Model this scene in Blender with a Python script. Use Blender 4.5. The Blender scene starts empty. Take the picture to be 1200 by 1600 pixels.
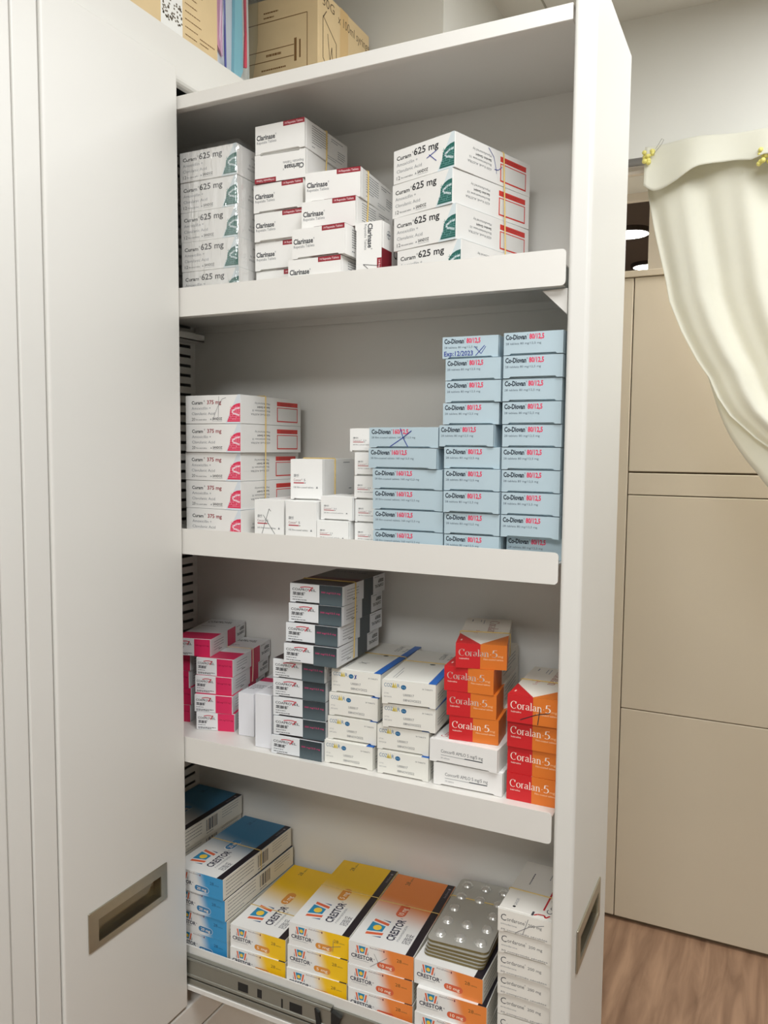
import bpy, bmesh, math, random
from mathutils import Matrix, Vector
random.seed(7)
S = bpy.context.scene
COL = S.collection
R = math.radians

# ---------------------------------------------------------------- camera
cam_d = bpy.data.cameras.new('camera'); cam = bpy.data.objects.new('camera', cam_d); COL.objects.link(cam)
cam_d.sensor_fit = 'VERTICAL'; cam_d.sensor_height = 24.0; cam_d.lens = 1243.0/1600*24.0
cam_d.clip_start = 0.02; cam_d.clip_end = 50
RT = Vector((0.89806, 0.439795, 0.008288)); DN = Vector((0.042368, -0.067729, -0.996804)); FW = Vector((-0.437827, 0.895541, -0.079458))
M = Matrix.Identity(4)
for i in range(3):
    M[i][0] = RT[i]; M[i][1] = -DN[i]; M[i][2] = -FW[i]
M[0][3], M[1][3], M[2][3] = 0.0, -0.9, 1.45
cam.matrix_world = M
S.camera = cam

# ---------------------------------------------------------------- world, lamps, exposure
w = bpy.data.worlds.new('world'); S.world = w; w.use_nodes = True
w.node_tree.nodes['Background'].inputs[0].default_value = (0.95, 0.98, 1.0, 1)
w.node_tree.nodes['Background'].inputs[1].default_value = 0.03
def area(name, loc, sx, sy, power, col=(.965, .99, 1.0), rot=(0, 0, 0)):
    d = bpy.data.lights.new(name, 'AREA'); d.shape = 'RECTANGLE'; d.size = sx; d.size_y = sy; d.energy = power; d.color = col
    o = bpy.data.objects.new(name, d); COL.objects.link(o); o.location = loc; o.rotation_euler = rot
    return o
area('ceiling_panel_lamp', (0.10, -0.60, 2.39), 0.60, 0.60, 12)
area('ceiling_panel_lamp', (0.36, 0.36, 2.39), 0.60, 0.60, 8.5)
area('ceiling_panel_lamp', (0.10, -2.00, 2.39), 0.60, 0.60, 22)
area('corridor_panel_lamp', (0.45, 1.36, 2.49), 0.60, 0.30, 17, (1, .98, .95))
S.view_settings.view_transform = 'Standard'; S.view_settings.look = 'None'
S.view_settings.exposure = 0.52; S.view_settings.gamma = 1.0
S.view_settings.use_curve_mapping = False

# ---------------------------------------------------------------- materials
def lin(c):
    return tuple((v/255/12.92 if v/255 <= .04045 else ((v/255+.055)/1.055)**2.4) for v in c[:3]) + (1,)
MATS = {}
def mat(name, rgb, rough=.5, metal=0.0, spec=.5, noise=0.0, nscale=40, bump=0.0, trans=0.0, emit=0.0, sheen=0, coat=0):
    if name in MATS: return MATS[name]
    m = bpy.data.materials.new(name); m.use_nodes = True; nt = m.node_tree; b = nt.nodes['Principled BSDF']
    b.inputs['Base Color'].default_value = lin(rgb); b.inputs['Roughness'].default_value = rough
    b.inputs['Metallic'].default_value = metal; b.inputs['Specular IOR Level'].default_value = spec
    if coat: b.inputs['Coat Weight'].default_value = coat; b.inputs['Coat Roughness'].default_value = .15
    if trans: b.inputs['Transmission Weight'].default_value = trans
    if sheen: b.inputs['Sheen Weight'].default_value = sheen
    if emit:
        b.inputs['Emission Color'].default_value = lin(rgb); b.inputs['Emission Strength'].default_value = emit
    if noise or bump:
        tc = nt.nodes.new('ShaderNodeTexCoord'); n = nt.nodes.new('ShaderNodeTexNoise'); n.inputs['Scale'].default_value = nscale
        n.inputs['Detail'].default_value = 4
        nt.links.new(tc.outputs['Object'], n.inputs['Vector'])
        if noise:
            r = nt.nodes.new('ShaderNodeMapRange'); r.inputs[3].default_value = 1-noise; r.inputs[4].default_value = 1+noise
            mx = nt.nodes.new('ShaderNodeMix'); mx.data_type = 'RGBA'; mx.blend_type = 'MULTIPLY'; mx.inputs[0].default_value = 1
            mx.inputs[6].default_value = lin(rgb)
            nt.links.new(n.outputs['Fac'], r.inputs[0]); nt.links.new(r.outputs[0], mx.inputs[7]); nt.links.new(mx.outputs[2], b.inputs['Base Color'])
        if bump:
            bp = nt.nodes.new('ShaderNodeBump'); bp.inputs['Strength'].default_value = bump; bp.inputs['Distance'].default_value = .002
            nt.links.new(n.outputs['Fac'], bp.inputs['Height']); nt.links.new(bp.outputs[0], b.inputs['Normal'])
    MATS[name] = m
    return m
PAINT = mat('white_enamel_paint', (226, 224, 218), .38, noise=.012, nscale=6)
RACKP = mat('rack_enamel_paint', (228, 225, 219), .42, noise=.012, nscale=6)
WALL = mat('white_wall_paint', (238, 237, 230), .9, noise=.02, nscale=9, bump=.05)
CEIL = mat('ceiling_paint', (232, 230, 222), .9, noise=.01, nscale=5)
STEEL = mat('brushed_nickel', (184, 178, 162), .40, 1.0, noise=.05, nscale=120)
ZINC = mat('zinc_plated_steel', (170, 170, 162), .42, 1.0, noise=.1, nscale=25)
BLACK = mat('black_plastic', (22, 22, 22), .4)
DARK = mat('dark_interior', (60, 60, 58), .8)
CARD = mat('brown_cardboard', (228, 203, 158), .85, noise=.06, nscale=30)
CARDP = mat('pale_cardboard', (232, 214, 170), .85, noise=.05, nscale=30)
DOORM = mat('beige_laminate', (216, 205, 184), .5, noise=.03, nscale=4)
BAND = mat('rubber_band_tan', (214, 184, 110), .55)
BANDW = mat('rubber_band_pale', (206, 184, 160), .55)
INKB = mat('ink_blue_pen', (38, 58, 150), .5)
INKK = mat('ink_black_pen', (40, 40, 46), .5)
INKG = mat('ink_grey_pencil', (110, 110, 116), .5)

def wood_mat():
    m = bpy.data.materials.new('oak_vinyl_floor'); m.use_nodes = True; nt = m.node_tree; b = nt.nodes['Principled BSDF']
    tc = nt.nodes.new('ShaderNodeTexCoord'); mp = nt.nodes.new('ShaderNodeMapping'); mp.inputs['Scale'].default_value = (9, 1.1, 1)
    n = nt.nodes.new('ShaderNodeTexNoise'); n.inputs['Scale'].default_value = 3; n.inputs['Detail'].default_value = 8; n.inputs['Distortion'].default_value = .6
    cr = nt.nodes.new('ShaderNodeValToRGB'); cr.color_ramp.elements[0].position = .32; cr.color_ramp.elements[1].position = .7
    cr.color_ramp.elements[0].color = lin((118, 90, 70)); cr.color_ramp.elements[1].color = lin((166, 134, 108))
    nt.links.new(tc.outputs['Object'], mp.inputs[0]); nt.links.new(mp.outputs[0], n.inputs['Vector']); nt.links.new(n.outputs['Fac'], cr.inputs[0])
    nt.links.new(cr.outputs[0], b.inputs['Base Color']); b.inputs['Roughness'].default_value = .4
    return m
WOOD = wood_mat()
def film_mat(name, fac, rough, col=(255, 255, 255), bump=.6, scale=60):
    m = bpy.data.materials.new(name); m.use_nodes = True; nt = m.node_tree
    for x in list(nt.nodes): nt.nodes.remove(x)
    o = nt.nodes.new('ShaderNodeOutputMaterial'); t = nt.nodes.new('ShaderNodeBsdfTransparent'); g = nt.nodes.new('ShaderNodeBsdfGlossy')
    g.inputs['Roughness'].default_value = rough; t.inputs[0].default_value = lin(col)
    mx = nt.nodes.new('ShaderNodeMixShader'); mx.inputs[0].default_value = fac
    tc = nt.nodes.new('ShaderNodeTexCoord'); n = nt.nodes.new('ShaderNodeTexNoise'); n.inputs['Scale'].default_value = scale; n.inputs['Detail'].default_value = 3
    mp = nt.nodes.new('ShaderNodeMapping'); mp.inputs['Scale'].default_value = (1.6, 1, .35); mp.inputs['Rotation'].default_value = (0, .3, 0)
    bp = nt.nodes.new('ShaderNodeBump'); bp.inputs['Strength'].default_value = bump; bp.inputs['Distance'].default_value = .004
    nt.links.new(tc.outputs['Object'], mp.inputs[0]); nt.links.new(mp.outputs[0], n.inputs['Vector']); nt.links.new(n.outputs['Fac'], bp.inputs['Height']); nt.links.new(bp.outputs[0], g.inputs['Normal'])
    nt.links.new(t.outputs[0], mx.inputs[1]); nt.links.new(g.outputs[0], mx.inputs[2]); nt.links.new(mx.outputs[0], o.inputs[0])
    MATS[name] = m
    return m
FILM = film_mat('shrink_film', .20, .10, bump=1.0)
BAGM = film_mat('clear_plastic_bag', .05, .25, (240, 244, 246), .8, 25)

# ---------------------------------------------------------------- helpers
def link(o, parent=None, label=None, cat=None, group=None, kind=None):
    COL.objects.link(o)
    if parent is not None: o.parent = parent
    if label: o['label'] = label
    if cat: o['category'] = cat
    if group: o['group'] = group
    if kind: o['kind'] = kind
    return o
def empty(name, loc=(0, 0, 0), **k):
    o = bpy.data.objects.new(name, None); o.empty_display_size = .02; o.location = loc
    return link(o, **k)
class MB:
    """collects quads / polygons, then links them as one mesh object"""
    def __init__(s): s.v = []; s.f = []; s.m = []
    def add(s, vs, fs, mi=0):
        n = len(s.v); s.v += [tuple(p) for p in vs]; s.f += [tuple(i+n for i in f) for f in fs]; s.m += [mi]*len(fs)
        return s
    def box(s, x0, y0, z0, x1, y1, z1, mi=0):
        return s.add([(x0,y0,z0),(x1,y0,z0),(x1,y1,z0),(x0,y1,z0),(x0,y0,z1),(x1,y0,z1),(x1,y1,z1),(x0,y1,z1)],
                     [(0,3,2,1),(4,5,6,7),(0,1,5,4),(1,2,6,5),(2,3,7,6),(3,0,4,7)], mi)
    def prism(s, pts, fn, a, b, mi=0):
        """polygon pts (2D) extruded between a and b; fn(u,v,t)->xyz"""
        n = len(pts)
        vs = [fn(u, v, a) for u, v in pts] + [fn(u, v, b) for u, v in pts]
        fs = [tuple(range(n))[::-1], tuple(range(n, 2*n))] + [(i, (i+1) % n, n+(i+1) % n, n+i) for i in range(n)]
        return s.add(vs, fs, mi)
    def tube(s, pts, r, n=8, mi=0):
        vs, fs = [], []; P = [Vector(p) for p in pts]
        for i, p in enumerate(P):
            d = (P[min(i+1, len(P)-1)]-P[max(i-1, 0)]).normalized()
            a = d.orthogonal().normalized() if abs(d.z) > .99 else d.cross(Vector((0, 0, 1))).normalized()
            b = d.cross(a)
            for k in range(n):
                t = 2*math.pi*k/n; vs.append(p+(a*math.cos(t)+b*math.sin(t))*r)
        for i in range(len(P)-1):
            for k in range(n): fs.append((i*n+k, i*n+(k+1) % n, (i+1)*n+(k+1) % n, (i+1)*n+k))
        fs += [tuple(range(n))[::-1], tuple((len(P)-1)*n+k for k in range(n))]
        return s.add(vs, fs, mi)
    def mesh(s, name, mats):
        me = bpy.data.meshes.new(name); me.from_pydata(s.v, [], s.f)
        for m in (mats if isinstance(mats, (list, tuple)) else [mats]): me.materials.append(m)
        me.polygons.foreach_set('material_index', s.m)
        bm = bmesh.new(); bm.from_mesh(me); bmesh.ops.recalc_face_normals(bm, faces=bm.faces); bm.to_mesh(me); bm.free()
        return me
    def build(s, name, mats, parent=None, bevel=0, seg=2, smooth=False, **k):
        o = bpy.data.objects.new(name, s.mesh(name, mats))
        if bevel: bevel_mesh(o.data, bevel, seg)
        if smooth: o.data.polygons.foreach_set('use_smooth', [True]*len(o.data.polygons))
        return link(o, parent, **k)
def bevel_mesh(me, off, seg=2, cond=None):
    bm = bmesh.new(); bm.from_mesh(me)
    es = [e for e in bm.edges if len(e.link_faces) == 2 and e.calc_face_angle(0) > .5 and (cond is None or cond(e))]
    bmesh.ops.bevel(bm, geom=es, offset=off, segments=seg, profile=.5, affect='EDGES', clamp_overlap=True)
    bm.to_mesh(me); bm.free()
    me.polygons.foreach_set('use_smooth', [False]*len(me.polygons))
def cut(o, cutter):
    """carve a hole, then keep the carved mesh"""
    md = o.modifiers.new('hole', 'BOOLEAN'); md.operation = 'DIFFERENCE'; md.solver = 'EXACT'; md.object = cutter
    dg = bpy.context.evaluated_depsgraph_get(); me = bpy.data.meshes.new_from_object(o.evaluated_get(dg))
    o.modifiers.clear(); o.data = me
    bpy.data.objects.remove(cutter)
def struct(name, mb, m, parent=None, **k):
    return mb.build(name, m, parent, kind='structure', **k)

# ---------------------------------------------------------------- the room
CZ = 2.404
struct('floor', MB().box(-1.5, -3.0, -.05, 2.6, 6.0, 0), WOOD)
c = MB().box(-1.5, -3.0, CZ, 2.6, 1.0, CZ+.05); struct('ceiling', c, CEIL)
struct('trim_1', MB().box(-.487, .52, CZ-.0015, -.483, .999, CZ+.001), mat('ceiling_joint', (176, 172, 160), .9))
# back wall with the curtained doorway (opening X -0.42 .. 0.55, head 2.064)
wb = MB(); wb.box(-.58, 1.0, 0, -.47, 1.12, CZ+.05); wb.box(-.47, 1.0, 2.064, .60, 1.12, CZ+.05); wb.box(.60, 1.0, 0, 2.6, 1.12, CZ+.05)
struct('wall_back', wb, [WALL])
struct('wall_alcove', MB().box(-1.5, .517, 0, -.58, 1.12, CZ+.05), WALL)
struct('wall_left', MB().box(-1.55, -3.0, 0, -1.5, .517, CZ+.05), WALL)
DULL = mat('grey_green_wall_paint', (186, 184, 176), .9, noise=.02, nscale=9)
struct('wall_right', MB().box(2.6, -3.0, 0, 2.65, 6.0, 2.6), DULL)
struct('wall_front', MB().box(-1.5, -3.05, 0, 2.6, -3.0, CZ+.05), DULL)
# door lining under the head of the doorway
struct('trim_2', MB().box(-.47, .985, 2.064, .60, .9995, 2.088).box(-.47, 1.1205, 2.045, .6, 1.135, 2.10), mat('warm_white_trim', (236, 226, 212), .6), bevel=.002)
# corridor beyond: dark ceiling, beige wall, panelled door
struct('wall_corridor', MB().box(-.447, 2.2, 0, 2.6, 2.25, 2.5), DOORM)
struct('wall_corridor_end', MB().box(-1.5, 5.95, 0, 2.6, 6.0, 2.5), mat('dim_wall', (120, 112, 104), .8))
struct('ceiling_corridor', MB().box(-1.5, 1.12, 2.5, 2.6, 6.0, 2.55), mat('dark_grey_ceiling', (150, 144, 138), .8))
for i, (x, y, r) in enumerate(((-.665, 3.12, .085), (-.690, 3.86, .075))):
    lamp = empty('downlight', (x, y, 2.5), label=['round glowing downlight in the dark corridor ceiling, the nearer one', 'round glowing downlight in the dark corridor ceiling, the farther one'][i], cat='ceiling light', group='corridor downlights')
    a = MB(); n = 28
    ring = [(math.cos(2*math.pi*k/n), math.sin(2*math.pi*k/n)) for k in range(n)]
    a.add([(r*1.18*u, r*1.18*v, -.02) for u, v in ring]+[(r*1.18*u, r*1.18*v, 0) for u, v in ring]+[(r*u, r*v, -.02) for u, v in ring]+[(r*u, r*v, -.004) for u, v in ring],
          [f for k in range(n) for f in ((k, (k+1) % n, n+(k+1) % n, n+k), (k, 2*n+k, 2*n+(k+1) % n, (k+1) % n), (2*n+k, 3*n+k, 3*n+(k+1) % n, 2*n+(k+1) % n))])
    a.build('rim', mat('dark_lamp_rim', (92, 86, 80), .5), lamp)
    ld = bpy.data.lights.new('downlight_lamp', 'SPOT'); ld.energy = 90; ld.spot_size = R(120); ld.color = (1, .93, .82); ld.shadow_soft_size = .06; lo = bpy.data.objects.new('downlight_lamp', ld); lo.location = (0, 0, -.03); link(lo, lamp)
    b = MB(); b.add([(r*u, r*v, -.019) for u, v in ring], [tuple(range(n))[::-1]]); b.build('diffuser', mat('lamp_glow', (255, 252, 244), .5, emit=7), lamp)
def door():
    Y = 1.542
    m = empty('door_1', (0, 0, 0), kind='structure')
    MB().box(-.62, Y, .012, -.3895, Y+.04, 1.952).build('door_stile', DOORM, m, bevel=.002)
    MB().box(-.62, Y-.006, 1.953, 1.1, Y+.05, 1.972).build('door_head', mat('beige_laminate_cap', (208, 196, 174), .5), m, bevel=.002)
    for z0, z1 in ((.012, .670), (.6725, 1.318), (1.3205, 1.384), (1.389, 1.952)):
        MB().box(-.387, Y, z0, .75, Y+.038, z1).build('door_panel', DOORM, m, bevel=.0018)
    MB().box(-.62, Y+.012, .0, 1.1, Y+.03, 1.95).build('door_core', mat('door_gap', (120, 104, 82), .7), m)
    MB().box(.752, Y, .012, 1.1, Y+.04, 1.952).build('door_stile', DOORM, m, bevel=.002)
door()

# ---------------------------------------------------------------- cabinets
XF = -.762
def flush_handle(panel, x, yc, zc, w=.146, h=.053):
    """flush pull let into a front panel: nickel plate with a real opening and a ribbed cup behind it"""
    y0, y1, z0, z1 = yc-w/2, yc+w/2, zc-h/2, zc+h/2
    a0, a1, b0, b1 = y0+w*.11, y1-w*.09, z0+h*.16, z0+h*.72
    ct = bpy.data.objects.new('cutter', MB().box(x-.017, a0-.001, b0-.001, x+.01, a1+.001, b1+.001).mesh('cutter', DARK)); COL.objects.link(ct); cut(panel, ct)
    p = bpy.data.objects.new('handle_plate', MB().box(x+.0002, y0, z0, x+.0024, y1, z1).mesh('handle_plate', STEEL))
    bevel_mesh(p.data, .0006, 1); link(p, panel)
    ct = bpy.data.objects.new('cutter', MB().box(x-.02, a0, b0, x+.02, a1, b1).mesh('cutter', STEEL)); COL.objects.link(ct); cut(p, ct)
    c = MB(); t = .0008
    c.box(x-.0120, a0, b0, x-.0110, a1, b1); c.box(x-.015, a0, b0-t, x, a1, b0); c.box(x-.015, a0, b1, x, a1, b1+t)
    c.box(x-.015, a0-t, b0, x, a0, b1); c.box(x-.015, a1, b0, x, a1+t, b1)
    for k in range(6): c.box(x-.011, a0+.0005, b0+(b1-b0)*(.34+.11*k), x-.0085+.0015*k, a1-.014, b0+(b1-b0)*(.34+.11*k)+.0022)
    c.build('handle_cup', mat('dark_nickel', (150, 142, 124), .38, 1.0), panel)
    MB().tube([(x-.0109, a1-.006, b0+(b1-b0)*.6), (x-.0095, a1-.006, b0+(b1-b0)*.6)], .003, 10).build('handle_screw', STEEL, panel)
def front_panel(root, x, y0, y1, z0, z1, t=.022, r=.0035):
    o = MB().box(x-t, y0, z0, x, y1, z1).build('front_panel', PAINT, root)
    bevel_mesh(o.data, r, 5)
    return o
def cabinet(y0, y1, label, stiles, opening):
    c = empty('storage_cabinet', (0, 0, 0), label=label, cat='cabinet', group='white steel cabinets')
    b = MB().box(-.784, y0, 1.958, -.772, y1, 2.024); o = b.build('top_beam', PAINT, c)
    MB().box(-1.46, y0, 2.020, -.7845, y1, 2.024).build('top_plate', mat('shade_darkened_steel', (58, 60, 58), .8), c)  # near-black colour stands in for the shade seen through the gap above the rack
    bevel_mesh(o.data, .009, 4, lambda e: all(v.co.x > -.78 for v in e.verts) and all(v.co.z < 1.97 for v in e.verts))
    for s0, s1 in stiles:
        MB().box(-.80, s0, .0, -.7645, s1, 1.957).build('stile', PAINT, c, bevel=.0022, seg=2)
    MB().box(-.80, y0+.0365, .5505, -.7655, y1-.03, .600).build('bottom_rail', PAINT, c, bevel=.003, seg=3)
    MB().box(-.80, y0+.0365, .07, -.7655, y1-.03, .5475).build('lower_front', PAINT, c, bevel=.0025, seg=2)
    MB().box(-1.46, y0, 0, -.80, y0+.0012, 1.957).build('side_panel', PAINT, c)
    MB().box(-1.46, y1-.0012, 0, -.80, y1, 1.957).build('side_panel', PAINT, c)
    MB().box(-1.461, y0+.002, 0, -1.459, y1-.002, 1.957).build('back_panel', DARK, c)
    MB().box(-1.455, y0+.002, .57, -.801, y1-.002, .574).build('deck', PAINT, c)
    if opening: MB().box(-1.455, -.0060, .60, -.80, -.0045, 1.957).build('partition', PAINT, c)
    return c
cabinet(-.2690, .505, 'white steel cabinet that the open pull-out rack slides out of', [(-.2690, -.2335), (.2200, .505)], True)
cabinet(-.9600, -.2705, 'white steel cabinet at the far left edge, beside the closed front', [(-.3030, -.2705), (-.96, -.92)], False)
t = empty('closed_pull_out', (0, 0, 0), label='closed white pull-out front with a flush nickel handle, left of the open rack', cat='drawer', group='closed pull-out fronts')
fp = front_panel(t, XF, -.2320, -.0020, .606, 1.973); flush_handle(fp, XF, -.1195, .828)
t = empty('closed_pull_out', (0, 0, 0), label='closed white pull-out front cut off by the left picture edge', cat='drawer', group='closed pull-out fronts')
front_panel(t, XF, -.535, -.3042, .606, 1.973); 
t = None

# ---------------------------------------------------------------- the open rack
XL, XR, YB = -.912, -.2165, .2125
FL = [1.657, 1.319, 1.0175, .679]
rack = empty('pull_out_rack', (0, 0, 0), label='tall white pull-out rack standing open, its shelves full of medicine cartons', cat='rack')
fp = front_panel(rack, -.189, -.006, .2145, .606, 1.966, t=.0245, r=.005); flush_handle(fp, -.189, .0905, .848, .138, .054)
def lip_pts(x0, x1, z0, z1, r=.005, n=4):
    p = [(x0, z0)]
    for cx, cz, a0 in ((x1-r, z0+r, -90), (x1-r, z1-r, 0)):
        for k in range(n+1): a = R(a0+90*k/n); p.append((cx+r*math.cos(a), cz+r*math.sin(a)))
    return p+[(x0, z1)]
def shelf(name, zf, lip0, lip1, r=.005, parent=rack, yl=0.0):
    m = MB()
    m.prism(lip_pts(XL+.003, XR-.0008, lip0, lip1, r), lambda u, v, t: (u, t, v), yl, yl+.0020)
    m.box(XL+.003, yl+.0020, zf-.0016, XR-.002, YB-.002, zf-.0001)
    m.box(XL+.003, yl+.0020, lip0, XR-.004, yl+.014, lip0+.0014)
    m.box(XL+.003, YB-.0035, zf-.012, XR-.004, YB-.002, zf-.0016)
    return m.build(name, RACKP, parent)
tp = MB(); tp.box(XL, 0, 1.9165, XR, .002, 1.9345).box(XL, .002, 1.9325, XR, YB, 1.9345).box(XL, .002, 1.9165, XR, .012, 1.9178)
tp.build('top_panel', RACKP, rack, bevel=.0007, seg=1)
MB().box(XL, YB, .64, XR, YB+.0015, 1.9345).build('back_panel', RACKP, rack)
sh = []
for zf, a, b in ((FL[0], 1.6335, 1.6735), (FL[1], 1.2955, 1.3325), (FL[2], .9860, 1.0238)): sh.append(shelf('shelf', zf, a, b))
sh.append(shelf('bottom_tray', FL[3], .6520, .6945, .002, yl=.0085))
# rear panel, with a real column of shelf slots near its back edge
rp = MB(); s0, s1, pitch = .168, .2010, .0164
rp.box(XL-.0015, 0, .64, XL, s0, 1.9345).box(XL-.0015, s1, .64, XL, YB, 1.9345)
z = .64
while z < 1.93:
    rp.box(XL-.0015, s0, z, XL, s1, min(z+pitch-.0052, 1.9345)); z += pitch
rp.build('rear_panel', RACKP, rack)
for i, zf in enumerate(FL[:3]):
    if i == 0: MB().prism([(-.246, zf-.0262), (XR-.0005, zf-.0250), (XR-.0005, zf-.054)], lambda u, v, t: (u, t, v), .010, .0112).build('shelf_bracket', RACKP, sh[i])
    MB().box(XL+.0005, .02, zf-.030, XL+.034, .196, zf-.0285).box(XL+.0325, .02, zf-.030, XL+.034, .196, zf-.0185).build('shelf_bracket', RACKP, sh[i])
# telescopic slide along the foot of the rack
sl = MB()
sl.box(-.905, .0005, .6500, -.5145, .0018, .6830).box(-.905, .0005, .6820, -.5145, .0070, .6836).box(-.905, .0005, .6500, -.5145, .0070, .6512)
sl.tube([(-.905, .0022, .6795), (-.515, .0022, .6795)], .0034, 10).tube([(-.905, .0022, .6540), (-.515, .0022, .6540)], .0034, 10)
slide = sl.build('slide_rail', ZINC, rack)
MB().box(-.905, .0045, .6520, -.2175, .0080, .6805).build('slide_inner_member', ZINC, rack)
MB().box(-.905, .0010, .6385, -.5300, .0120, .6490).build('slide_outer_member', ZINC, rack, bevel=.002)
MB().box(-.905, .0005, .6290, -.2175, .0300, .6375).build('tray_rim', RACKP, rack, bevel=.001, seg=1)
for x0, x1, z0, z1 in ((-.672, -.653, .6585, .6725), (-.638, -.629, .6585, .6725), (-.5970, -.5930, .6560, .6710), (-.5830, -.5610, .6570, .6710)):
    MB().box(x0, .0002, z0, x1, .0022, z1).build('slide_slot', BLACK, slide, bevel=.0008, seg=1)
la = MB(); la.prism([(-.540, .636), (-.5335, .640), (-.5300, .655), (-.5330, .672), (-.5400, .676), (-.5370, .655)], lambda u, v, t: (u, t, v), -.0025, .0026)
la.prism([(-.5140, .630), (-.5010, .641), (-.5050, .658), (-.4990, .674), (-.5140, .679)], lambda u, v, t: (u, t, v), -.0015, .0044)
la.build('slide_latch', BLACK, slide)

# ---------------------------------------------------------------- printed matter: flat lettering and marks built as thin meshes on the carton faces
_TX = {}
_tob = bpy.data.objects.new('lettering_source', bpy.data.curves.new('lettering_source', 'FONT')); COL.objects.link(_tob)
def glyphs(s, bold=0.0):
    k = (s, bold)
    if k not in _TX:
        c = _tob.data; c.body = s; c.fill_mode = 'FRONT'; c.resolution_u = 2; c.offset = bold; c.size = 1
        dg = bpy.context.evaluated_depsgraph_get(); dg.update()
        me = bpy.data.meshes.new_from_object(_tob.evaluated_get(dg))
        vs = [(v.co.x, v.co.y) for v in me.vertices]; fs = [tuple(p.vertices) for p in me.polygons]
        bpy.data.meshes.remove(me)
        xs = [v[0] for v in vs]; x0, x1 = min(xs), max(xs)
        _TX[k] = ([(x-x0, y) for x, y in vs], fs, x1-x0)
    return _TX[k]
PC = {}
def pc(rgb, rough=.45):
    return mat('print_%02x%02x%02x' % tuple(rgb), rgb, rough)
def grad_mat(name, c0, c1, axis, a, b, skew=0.0):
    """two-ink gradient printed along one direction of a face"""
    if name in MATS: return MATS[name]
    m = bpy.data.materials.new(name); m.use_nodes = True; nt = m.node_tree; bs = nt.nodes['Principled BSDF']; bs.inputs['Roughness'].default_value = .42
    uv = nt.nodes.new('ShaderNodeUVMap'); sp = nt.nodes.new('ShaderNodeSeparateXYZ'); nt.links.new(uv.outputs[0], sp.inputs[0])
    ad = nt.nodes.new('ShaderNodeMath'); ad.operation = 'MULTIPLY_ADD'; ad.inputs[1].default_value = skew
    nt.links.new(sp.outputs[1-axis], ad.inputs[0]); nt.links.new(sp.outputs[axis], ad.inputs[2])
    mr = nt.nodes.new('ShaderNodeMapRange'); mr.interpolation_type = 'SMOOTHSTEP'; mr.inputs[1].default_value = a; mr.inputs[2].default_value = b
    nt.links.new(ad.outputs[0], mr.inputs[0])
    mx = nt.nodes.new('ShaderNodeMix'); mx.data_type = 'RGBA'; mx.inputs[6].default_value = lin(c0); mx.inputs[7].default_value = lin(c1)
    nt.links.new(mr.outputs[0], mx.inputs[0]); nt.links.new(mx.outputs[2], bs.inputs['Base Color'])
    MATS[name] = m
    return m
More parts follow.
